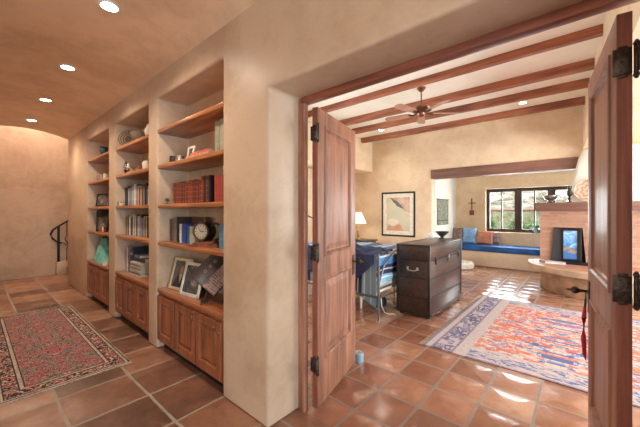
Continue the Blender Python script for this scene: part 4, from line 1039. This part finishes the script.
# ---- plant on the sill
pp = thing('sill_plant', 'leafy green plant trailing over the window sill by the fireplace', 'plant', (-.95, 9.655, .891))
bm = B(); lathe(bm, [(.045, 0), (.06, .10), (.065, .12), (.058, .12), (.05, .03), (.001, .02)], (0, 0, 0), 20); obj('pot', bm, plain('blue_glaze', (.35, .42, .48), .3), pp, smooth=True)
bm = B(); lathe(bm, [(.001, .10), (.056, .10), (.05, .09), (.001, .09)], (0, 0, 0), 16); obj('soil', bm, M['darkcer'], pp)
bm = B(); rn = random.Random(5); bs = B()
for k in range(16):
    a = rn.uniform(math.pi*.85, math.pi*1.95) if k < 11 else rn.uniform(0, 2*math.pi)
    L = rn.uniform(.12, .34); pts = []
    for q in range(7):
        s_ = q/6; px_ = math.cos(a)*L*s_*1.25; py_ = math.sin(a)*L*s_*.55; pzz = .11+.16*math.sin(s_*2.2)-.24*s_*s_*L/.3
        if py_ > .06: py_ = .06
        pts.append(Vector((px_, py_, pzz)))
    tube(bs, pts, .002, 4)
    for q in range(1, 7):
        for e in range(2):
            p = pts[q]; d1 = Vector((rn.uniform(-1, 1), rn.uniform(-1, .2), rn.uniform(-.5, .7))).normalized(); l = rn.uniform(.035, .06)
            s1 = d1.cross(Vector((0, 0, 1))).normalized()*l*.35; b_ = [bm.verts.new(p), bm.verts.new(p+d1*l*.5+s1), bm.verts.new(p+d1*l), bm.verts.new(p+d1*l*.5-s1)]; bm.faces.new(b_)
obj('leaves', bm, plain('leaf_green', (.06, .20, .05), .5, nscale=9, var=.5), pp); obj('stems', bs, plain('stem_green', (.10, .18, .06), .6), pp)
# ---- fireplace
fp = thing('fireplace', 'raised stacked-brick fireplace with a curved stone hearth and wooden mantel', 'fireplace', (0, 0, 0))
def brick():
    t = NT('stacked_brick'); x, y, z = t.xyz()
    b = t.n.new('ShaderNodeTexBrick'); t.link(t.mapping((1, 1, 1), src=t.comb(t.math('ADD', x, y), t.math('ADD', z, t.math('MULTIPLY', t.noise(3, 2), .012)), 0.0)), b.inputs['Vector'])
    b.inputs['Scale'].default_value = 1; b.inputs['Brick Width'].default_value = .26; b.inputs['Row Height'].default_value = .05; b.inputs['Mortar Size'].default_value = .006
    b.inputs['Color1'].default_value = (.50, .25, .155, 1); b.inputs['Color2'].default_value = (.33, .14, .085, 1); b.inputs['Mortar'].default_value = (.30, .20, .14, 1)
    c = t.mix(t.math('MULTIPLY', t.noise(14, 4), .55), b.outputs['Color'], (.54, .32, .22))
    t.bump(t.math('SUBTRACT', 1.0, b.outputs['Fac']), .7, .008); return t.out(c, .75)
M['brick'] = brick()
def ell(cx, cy, rx, ry, n=28): return [(cx+rx*math.cos(a), cy+ry*math.sin(a)) for a in [math.pi+math.pi*i/n for i in range(n+1)]]
bm = B(); prism(bm, ell(.16, 7.45, .82, .86)+[(.98, 7.595), (-.66, 7.595)], 0, .375); obj('hearth_base', bm, plain('tan_base', (.36, .20, .11), .55, nscale=5, var=.3), fp, bevel=.01)
bm = B(); pl = ell(.16, 7.45, 1.03, 1.10, 40)+[(1.19, 7.595), (-.87, 7.595)]
prism(bm, pl, .378, .485); obj('hearth_slab', bm, plain('hearth_stone', (.48, .33, .22), .5, nscale=5, var=.15), fp, bevel=.02, seg=3)
bm = B(); prism(bm, [(p[0]*.93+.012, 7.5+(p[1]-7.5)*.86) for p in pl[:41]]+[(1.09, 7.594), (-.78, 7.594)], .486, .492); obj('hearth_tile', bm, plain('hearth_terracotta', (.46, .22, .14), .5, nscale=6, var=.2), fp)
# brick breast with trapezoid firebox opening
bm = B()
X0, X1, Zt = -.665, .98, 1.47; yf, yb = 7.40, 7.595
oL0, oR0, oL1, oR1, zo = -.50, .02, -.455, -.03, 1.15
def slabprism(poly): prism(bm, poly, yf, yb, 'y')
slabprism([(X0, .492), (oL0, .492), (oL1, zo), (X0, zo)]); slabprism([(oR0, .492), (X1, .492), (X1, zo), (oR1, zo)]); slabprism([(X0, zo), (X1, zo), (X1, Zt), (X0, Zt)])
obj('brick_breast', bm, M['brick'], fp)
bm = B(); prism(bm, [(oL0+.001, .493), (oR0-.001, .493), (oR1-.001, zo-.001), (oL1+.001, zo-.001)], 7.57, 7.594, 'y'); obj('firebox_back', bm, plain('soot', (.03, .028, .027), .9), fp)
bm = B(); box(bm, -.735, 1.05, 7.24, 7.595, 1.471, 1.625); obj('mantel', bm, M['beam2'], fp, bevel=.008)
bm = B()   # tapering plaster chimney
prof = [(1.626, -.22, 7.34), (1.85, -.19, 7.36), (2.1, -.15, 7.38), (2.3, -.12, 7.40), (2.45, -.09, 7.42), (2.61, -.02, 7.46)]
rings = [[bm.verts.new(p) for p in ((xl, 7.595, z_), (xl, yf_+.06, z_), (xl+.03, yf_+.015, z_), (xl+.09, yf_, z_), (.9, yf_, z_), (.9, 7.595, z_))] for z_, xl, yf_ in prof]
for a, b in zip(rings, rings[1:]):
    for k in range(6): bm.faces.new((a[k], a[(k+1) % 6], b[(k+1) % 6], b[k]))
bm.faces.new(rings[0]); bm.faces.new(rings[-1]); obj('chimney', bm, M['white'], fp, smooth=True)
# screen: dark mesh panel + framed glass panel with a blue and white reflection painted on
fs = thing('fire_screen', 'black framed fireplace glass screen with a blue and white reflection painted on', 'fire screen', (-.23, 7.36, .4925))
t = NT('screen_mesh'); x, y, z = t.xyz(); g_ = t.math('MAXIMUM', t.math('FRACT', t.math('MULTIPLY', x, 60.0)), t.math('FRACT', t.math('MULTIPLY', z, 60.0)))
mm = t.out(t.mix(t.math('GREATER_THAN', g_, .8), (.02, .02, .022), (.06, .06, .065)), .5)
bm = B(); prism(bm, [(-.26, 0), (-.10, 0), (-.10, .645), (-.225, .645)], -.004, .004, 'y'); obj('mesh_panel', bm, mm, fs)
bm = B(); voxel(bm, [-.10, -.072, .125, .19], [-.035, -.005], [.0, .075, .605, .645], lambda i, j, k: not (i == 1 and k == 1)); obj('frame', bm, M['black'], fs, bevel=.003)
t = NT('painted_reflection'); x, y, z = t.xyz(); nn = t.noise(5, 4, t.mapping((1, 1, .8)), .6, 1.2)
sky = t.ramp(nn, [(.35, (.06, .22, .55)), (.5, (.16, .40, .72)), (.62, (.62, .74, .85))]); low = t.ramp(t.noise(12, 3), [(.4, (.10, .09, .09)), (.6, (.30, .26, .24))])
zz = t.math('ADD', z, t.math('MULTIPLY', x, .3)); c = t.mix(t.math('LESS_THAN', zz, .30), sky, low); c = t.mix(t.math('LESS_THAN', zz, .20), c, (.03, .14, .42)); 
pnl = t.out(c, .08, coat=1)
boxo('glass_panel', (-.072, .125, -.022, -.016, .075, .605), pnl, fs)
bm = B(); box(bm, -.10, .27, -.16, -.045, .001, .045); tag(obj('hearth_tray', bm, M['black'], bevel=.004, loc=(-.19, 7.32, .4925)), 'low black metal tray on the hearth before the screen', 'tray')
book(-.56, 7.05, .4925, .30, .03, .2, cmat((.70, .70, .70)), 'white magazine lying on the hearth', lying=True, name='magazine')
book(-.66, 7.18, .4925, .09, .035, .14, cmat((.30, .29, .28)), 'small grey book lying left of the white magazine on the hearth', lying=True)
# mantel items
pl_ = thing('decorative_plate', 'round painted clay plate leaning on the mantel against the chimney', 'plate', (.05, 7.275, 1.6265), rot=(R(-12), 0, 0))
t = NT('painted_clay'); x, y, z = t.xyz(); rr_ = t.math('SQRT', t.math('ADD', t.math('POWER', x, 2.0), t.math('POWER', t.math('SUBTRACT', z, .205), 2.0)))
wv = t.math('GREATER_THAN', t.math('SINE', t.math('ADD', t.math('MULTIPLY', rr_, 85.0), t.math('MULTIPLY', t.math('SINE', t.math('MULTIPLY', t.math('ARCTAN2', x, t.math('SUBTRACT', z, .205)), 8.0)), 1.3))), .25)
pm = t.out(t.mix(wv, (.62, .44, .32), (.42, .20, .13)), .5)
bm = B(); lathe(bm, [(.001, 0), (.10, 0), (.165, .018), (.203, .04), (.207, .034), (.17, .008), (.10, -.010), (.001, -.010)], (0, 0, 0), 40, Matrix.Translation((0, 0, .207)) @ Matrix.Rotation(math.pi/2, 4, 'X'))
obj('plate_disc', bm, pm, pl_, smooth=True)
bm = B(); lathe(bm, [(.05, 0), (.055, .01), (.025, .03), (.09, .07), (.12, .12), (.125, .14), (.115, .14), (.06, .06), (.001, .045)], (0, 0, 0), 24)
tag(obj('silver_bowl', bm, M['silver'], smooth=True, loc=(-.50, 7.40, 1.6255)), 'silver footed bowl at the left of the mantel', 'bowl')
fg = thing('figurine', 'slim dark carved figurine on the mantel beside the plate', 'figurine', (-.215, 7.30, 1.6255))
bm = B(); tube(bm, [(0, 0, 0), (0, 0, .06), (.005, 0, .14), (0, 0, .22), (0, 0, .25)], [.045, .035, .045, .03, .012], 12); obj('body', bm, M['darkcer'], fg, smooth=True)
bm = B(); lathe(bm, [(.001, 0), (.025, .015), (.03, .035), (.02, .06), (.001, .07)], (0, 0, .245), 14); obj('head', bm, M['darkcer'], fg, smooth=True)

# ---- bedroom rug
t = NT('faded_rug'); x, y, z = t.xyz()
sx = t.math('DIVIDE', t.math('FLOOR', t.math('MULTIPLY', x, 30.0)), 30.0); 
qy = t.math('DIVIDE', t.math('FLOOR', t.math('MULTIPLY', y, 30.0)), 30.0)
xw = t.math('ABSOLUTE', t.math('SUBTRACT', t.math('ABSOLUTE', x), .75))
qw = t.math('DIVIDE', t.math('FLOOR', t.math('MULTIPLY', xw, 24.0)), 24.0)
v1 = t.comb(t.math('MULTIPLY', qw, 1.3), t.math('MULTIPLY', qy, 6.5), 0.0)
n1 = t.noise(1.5, 2, v1, .6, .2); n2 = t.noise(5, 2, t.comb(t.math('MULTIPLY', xw, 1.2), t.math('MULTIPLY', qy, 6.0), 4.0), .6)
med = t.math('MULTIPLY', t.math('SUBTRACT', .30, xw), .16)      # blue medallion columns
f = t.math('SUBTRACT', t.math('ADD', t.math('MULTIPLY', n1, .62), t.math('MULTIPLY', n2, .38)), t.math('MAXIMUM', med, -.03))
BLU, COR, CRR, ORG, PNK = (.035, .075, .27), (.56, .10, .065), (.58, .47, .40), (.54, .21, .11), (.54, .28, .22)
fld = t.ramp(f, [(0, BLU), (.42, (.18, .24, .42)), (.445, CRR), (.475, PNK), (.50, COR), (.545, ORG), (.575, CRR), (.60, (.22, .28, .45)), (.63, COR)], True)
nav = t.ramp(t.noise(8, 1, t.mapping((1, 1, 1)), .6, .8), [(0, (.44, .38, .40)), (.46, (.05, .05, .15)), (.56, (.46, .38, .38)), (.61, (.10, .13, .30))], True)
loz = t.ramp(t.noise(1.6, 2, t.comb(t.math('MULTIPLY', t.math('ABSOLUTE', x), 3.0), t.math('MULTIPLY', y, 11.0), 0.0), .6, .6), [(0, (.50, .42, .38)), (.45, (.05, .10, .32)), (.53, (.55, .46, .41)), (.58, (.30, .14, .18)), (.60, (.55, .46, .41))], True)
wht = t.ramp(t.noise(40, 2), [(.3, (.40, .32, .32)), (.7, (.54, .46, .44))])
pur = t.ramp(t.noise(30, 2), [(.3, (.10, .06, .11)), (.7, (.30, .22, .27))])
dx = t.math('SUBTRACT', 1.88, t.math('ABSOLUTE', x)); dy = t.math('SUBTRACT', 1.275, t.math('ABSOLUTE', y))
col = fld
col = t.mix(t.math('LESS_THAN', dy, .30), col, wht); col = t.mix(t.math('LESS_THAN', dy, .26), col, loz); col = t.mix(t.math('LESS_THAN', dy, .05), col, wht); col = t.mix(t.math('LESS_THAN', dy, .025), col, pur)
acc = 0
for hi, cc in ((.43, wht), (.31, pur), (.285, nav), (.11, pur), (.085, wht), (.03, pur)): col = t.mix(t.math('LESS_THAN', dx, hi), col, cc)
bl = t.mix(t.math('MULTIPLY', t.noise(3, 3), .22), col, (.56, .46, .42))
t.bump(t.noise(130, 2), .5, .003)
M['rug2'] = t.out(bl, .9)
rug('bedroom_rug', 'large faded coral, cream and blue woven rug on the bedroom floor', (.545, 4.52, 0), 3.76, 2.55, M['rug2'], M['fringe'], 'x')

# ---- red tassel sash on the right door handle
L_ = Vector((math.cos(ang2), math.sin(ang2), 0))
hp = Vector((.092, 1.635, 0))+L_*.76
sa = thing('door_sash', 'red and dark fabric sash hanging from the right door handle', 'sash', (.0, 2.39, .60))
bm = B(); n3 = Vector((N2V.x, N2V.y, 0)); c0 = hp + L_*.012 - Vector((0, 2.39, 0)) + n3*.010
pts = [Vector((c0.x, c0.y, .38)), Vector((c0.x+.0, c0.y, .33)), Vector((c0.x-.004, c0.y, .28))]
tube(bm, pts, .006, 8); obj('cord', bm, M['nearblack'], sa, smooth=True)
bm = B(); tube(bm, [Vector((c0.x-.004, c0.y, .285)), Vector((c0.x-.008, c0.y, .22)), Vector((c0.x-.010, c0.y, .1)), Vector((c0.x-.006, c0.y, 0)), Vector((c0.x, c0.y, -.03))], [.007, .012, .013, .010, .003], 12)
obj('fabric', bm, plain('red_fabric', (.42, .015, .035), .7, nscale=9, var=.5, sheen=0), sa, smooth=True)

# ---- ceiling fan
cf = thing('ceiling_fan', 'five-blade brown wooden ceiling fan hanging from the beamed ceiling', 'ceiling fan', (-1.99, 4.78, ZC))
M['fanwood'] = wood('fan_blade_wood', (.50, .26, .18), (.34, .15, .10), 'x', .35, .2)
M['copper'] = plain('antique_copper', (.30, .13, .08), .35, .8)
bm = B(); lathe(bm, [(.065, 0), (.065, -.02), (.03, -.06), (.013, -.065)], (0, 0, 0), 20); obj('canopy', bm, M['copper'], cf, smooth=True)
bm = B(); tube(bm, [(0, 0, -.05), (0, 0, -.30)], .011, 10); obj('downrod', bm, M['copper'], cf)
bm = B(); lathe(bm, [(.02, -.29), (.05, -.305), (.14, -.318), (.165, -.345), (.155, -.372), (.10, -.40), (.07, -.41), (.065, -.44), (.04, -.465), (.001, -.47)], (0, 0, 0), 28); obj('motor_housing', bm, M['copper'], cf, smooth=True)
for k in range(5):
    a = R(113+72*k); mt = Matrix.Translation((0, 0, -.08)) @ Matrix.Rotation(a, 4, 'Z')
    bm = B(); tube(bm, [mt @ Vector(p) for p in ((.08, 0, -.325), (.13, 0, -.345), (.19, .0, -.335))], [.012, .010, .014], 8); tube(bm, [mt @ Vector(p) for p in ((.13, .012, -.34), (.17, .03, -.335), (.21, .03, -.332))], .005, 6); tube(bm, [mt @ Vector(p) for p in ((.13, -.012, -.34), (.17, -.03, -.335), (.21, -.03, -.332))], .005, 6)
    obj('blade_arm', bm, M['bronze'], cf, smooth=True)
    bm = B(); m2 = mt @ Matrix.Translation((0, 0, -.33)) @ Matrix.Rotation(R(12), 4, 'X')
    out = [(.17, -.045), (.25, -.058), (.50, -.072), (.58, -.066), (.61, -.04), (.62, 0), (.61, .04), (.58, .066), (.50, .072), (.25, .058), (.17, .045)]
    A = [bm.verts.new(m2 @ Vector((u_, v_, -.003))) for u_, v_ in out]; C_ = [bm.verts.new(m2 @ Vector((u_, v_, .003))) for u_, v_ in out]
    bm.faces.new(A); bm.faces.new(list(reversed(C_)))
    for q in range(len(out)): bm.faces.new((A[q], C_[q], C_[(q+1) % len(out)], A[(q+1) % len(out)]))
    obj('blade', bm, M['fanwood'], cf)
downlight(-3.76, 6.60, ZC, 'recessed light between the far beams, on the painting side', 'bedroom ceiling lights', 18)
downlight(-.86, 6.66, ZC, 'recessed light between the far beams, on the fireplace side', 'bedroom ceiling lights', 18)
downlight(-3.66, 4.0, ZC, 'added unseen recessed light between the near beams above the bed', 'bedroom ceiling lights', 18)  # unseen light added for highlights on the floor tiles
downlight(-.85, 3.30, ZC, 'added unseen recessed light between the near beams by the doorway', 'bedroom ceiling lights', 18)  # also added out of view for tile highlights

# ================================================================== OUTSIDE
t = NT('dry_hillside'); n = t.noise(1.3, 6, None, .65, .6)
c = t.ramp(n, [(.36, (.08, .09, .045)), (.48, (.30, .26, .18)), (.58, (.55, .50, .42))]); t.bump(t.noise(4, 5), .8, .1)
M['hill'] = t.out(c, .9)
def hill(u, v):
    y = 10.4+26*v; x = -14+24*u
    return (x, y, -.1+max(0, (y-12))*.42+.5*noise.noise(Vector((x*.4, y*.4, 0)))*min(1, (y-10.4)/2))
bm = drape(60, 60, hill); tag(obj('ground_hillside', bm, M['hill'], smooth=True), 'pale rocky dry hillside outside the alcove window', 'hillside', kind='structure')
M['rock'] = plain('pale_rock', (.55, .50, .44), .9, nscale=4, var=.35, bump=.5)
rn = random.Random(11)
protos = []
for k in range(3):
    bm = B(); bmesh.ops.create_icosphere(bm, subdivisions=3, radius=1)
    for v in bm.verts: v.co *= 1+.38*noise.noise(v.co*1.4+Vector((k*5, 0, 0))); v.co.z *= .62
    protos.append(obj('boulder', bm, M['rock'], smooth=False))
for k in range(18):
    o = protos[k] if k < 3 else protos[k % 3].copy()
    if k >= 3: COL.objects.link(o)
    x_ = -6.4+1.25*(k % 6)+.5*(k//6); y_ = 15.0+2.2*(k//6)+rn.uniform(-.3, .3); r_ = rn.uniform(.25, .42)
    o.scale = (r_*1.3, r_, r_); o.rotation_euler = (0, 0, rn.uniform(0, 6)); o.location = (x_, y_, -.1+(y_-12)*.42+.05)
    tag(o, 'pale boulder on the hillside outside the alcove window', 'boulder', 'boulders on the hillside')
# garden wall coping line
bm = B(); box(bm, -9, 3, 13.6, 13.85, 0, 1.50)
gw = thing('garden_wall', 'low stone garden wall outside with a reddish coping', 'garden wall', (0, 0, 0))
obj('wall_body', bm, plain('pale_stone', (.24, .25, .15), .9, nscale=6, var=.35, bump=.5), gw)
boxo('coping', (-9, 3, 13.56, 13.89, 1.501, 1.58), plain('red_coping', (.40, .24, .20), .8), gw, bevel=.01)
M['leaf'] = plain('shrub_leaf', (.13, .24, .05), .6, nscale=3, var=.6)
def shrub_mesh(seed, w, h):
    bm = B(); r = random.Random(seed)
    for k in range(1600):
        a = r.uniform(0, 2*math.pi); el = r.uniform(-.2, 1.0); rad = r.uniform(.35, 1)**.6
        p = Vector((math.cos(a)*math.cos(el)*rad*w, math.sin(a)*math.cos(el)*rad*w*.8, h*.35+math.sin(el)*rad*h*.75))
        p += Vector((noise.noise(p*3), noise.noise(p*3+Vector((9, 0, 0))), noise.noise(p*3+Vector((0, 9, 0)))))*.15
        d1 = Vector((r.uniform(-1, 1), r.uniform(-1, 1), r.uniform(-.3, 1))).normalized()*r.uniform(.05, .10); s1 = d1.cross(Vector((r.uniform(-1, 1), r.uniform(-1, 1), r.uniform(-1, 1)))).normalized()*.022
        bm.faces.new([bm.verts.new(p), bm.verts.new(p+d1*.5+s1), bm.verts.new(p+d1), bm.verts.new(p+d1*.5-s1)])
    return bm
sp = []
for k in range(3):
    t_ = thing('shrub', 'leafy green shrub in front of the garden wall', 'shrub', (0, 0, 0), group='shrubs outside the window')
    obj('foliage', shrub_mesh(k, .55, 1.0), M['leaf'], t_, fixn=False)
    bm = B(); tube(bm, [(0, 0, -.1), (.03, 0, .3), (-.02, .02, .7)], [.03, .02, .01], 6); obj('stem', bm, M['winframe'], t_)
    sp.append(t_)
for k in range(7):
    o = sp[k] if k < 3 else copy_tree(sp[k % 3])
    o.location = (-4.9+1.08*k, 12.5, 0); o.rotation_euler = (0, 0, rn.uniform(0, 6)); s_ = rn.uniform(.8, .88); o.scale = (s_*1.0, s_, s_*1.45)

# ================================================================== LIGHT
wd = bpy.data.worlds.new('sky'); SC.world = wd; wd.use_nodes = True
nt = wd.node_tree; bg = nt.nodes['Background']; sk = nt.nodes.new('ShaderNodeTexSky'); sk.sky_type = 'NISHITA'; sk.sun_elevation = R(48); sk.sun_rotation = R(150); sk.sun_disc = False; sk.dust_density = 2
nt.links.new(sk.outputs[0], bg.inputs[0]); bg.inputs[1].default_value = .28
sn = bpy.data.lights.new('sun', 'SUN'); sn.energy = 4.0; sn.angle = R(1); sn.color = (1, .95, .86)
so = bpy.data.objects.new('sun', sn); COL.objects.link(so); so.rotation_euler = (R(42), 0, R(-20))
def area(name, loc, rot, sx, sy, e, col=(1, 1, 1)):
    l = bpy.data.lights.new(name, 'AREA'); l.shape = 'RECTANGLE'; l.size = sx; l.size_y = sy; l.energy = e; l.color = col
    o = bpy.data.objects.new(name, l); COL.objects.link(o); o.location = loc; o.rotation_euler = rot; return o
DAY = (.86, .93, 1.0)
area('daylight_glass_door', (3.25, 3.5, 1.15), (0, R(90), 0), 2.1, 2.1, 255, DAY)
area('daylight_glass_door', (3.25, 6.2, 1.15), (0, R(90), 0), 2.1, 2.1, 230, DAY)
area('added_bed_window_fill', (-5.65, 3.6, 1.55), (0, R(-90), 0), 1.25, 2.5, 150, DAY)  # fill light behind the added bed recess window
area('daylight_alcove_window', (-.96, 9.95, 1.5), (R(-90), 0, 0), 2.3, 1.15, 130, DAY)
area('daylight_entry_window', (3.25, -.3, 1.35), (0, R(90), 0), 2.1, 1.8, 170, (.72, .86, 1))
area('daylight_entry_window', (-.7, -3.05, 1.4), (R(90), 0, 0), 1.7, 1.7, 18, (.95, .96, 1))
area('daylight_entry_window', (1.65, -3.05, 1.4), (R(90), 0, 0), 1.4, 1.7, 18, (.95, .96, 1))
def point(loc, e, col=(1, .82, .62), r=.1):
    l = bpy.data.lights.new('lamp_and_fill_light', 'POINT'); l.energy = e; l.color = col; l.shadow_soft_size = r
    o = bpy.data.objects.new('lamp_and_fill_light', l); COL.objects.link(o); o.location = loc
point((-8.55, 1.0, 4.2), 85, (1, .80, .64))          # added unseen fill light that brightens the hallway end wall
pl2 = thing('added_fill_globe', 'added glowing globe on a rod in the entry, out of view', 'added fill lamp', (-.6, -1.5, 2.1))  # globe added out of view to brighten the vault and walls
bm = B(); lathe(bm, [(.001, 0), (.09, .03), (.13, .10), (.13, .15), (.08, .22), (.03, .24)], (0, 0, 0), 24); obj('globe', bm, emit('globe_glow', (1, .85, .68), 3), pl2, smooth=True)
bm = B(); tube(bm, [(0, 0, .24), (0, 0, .778)], .008, 8); obj('rod', bm, M['bronze'], pl2)
point((-.6, -1.5, 1.98), 28, (1, .88, .74), .15)  # added fill light just below the globe
point((-4.72, 7.03, 1.22), 5, r=.04)

# ================================================================== CAMERA
cam = bpy.data.cameras.new('camera'); co = bpy.data.objects.new('camera', cam); COL.objects.link(co)
cam.sensor_width = 36; cam.lens = 304.6/640*36; cam.shift_y = -1.7/640; cam.clip_start = .05
co.location = (0, 0, 1.45); co.rotation_euler = (R(90), 0, math.asin(.656))
SC.camera = co
SC.view_settings.view_transform = 'Standard'; SC.view_settings.look = 'None'; SC.view_settings.gamma = 1
SC.view_settings.exposure = .42
SC.cycles.use_denoising = True; SC.cycles.max_bounces = 10; SC.cycles.diffuse_bounces = 6; SC.cycles.sample_clamp_indirect = 6
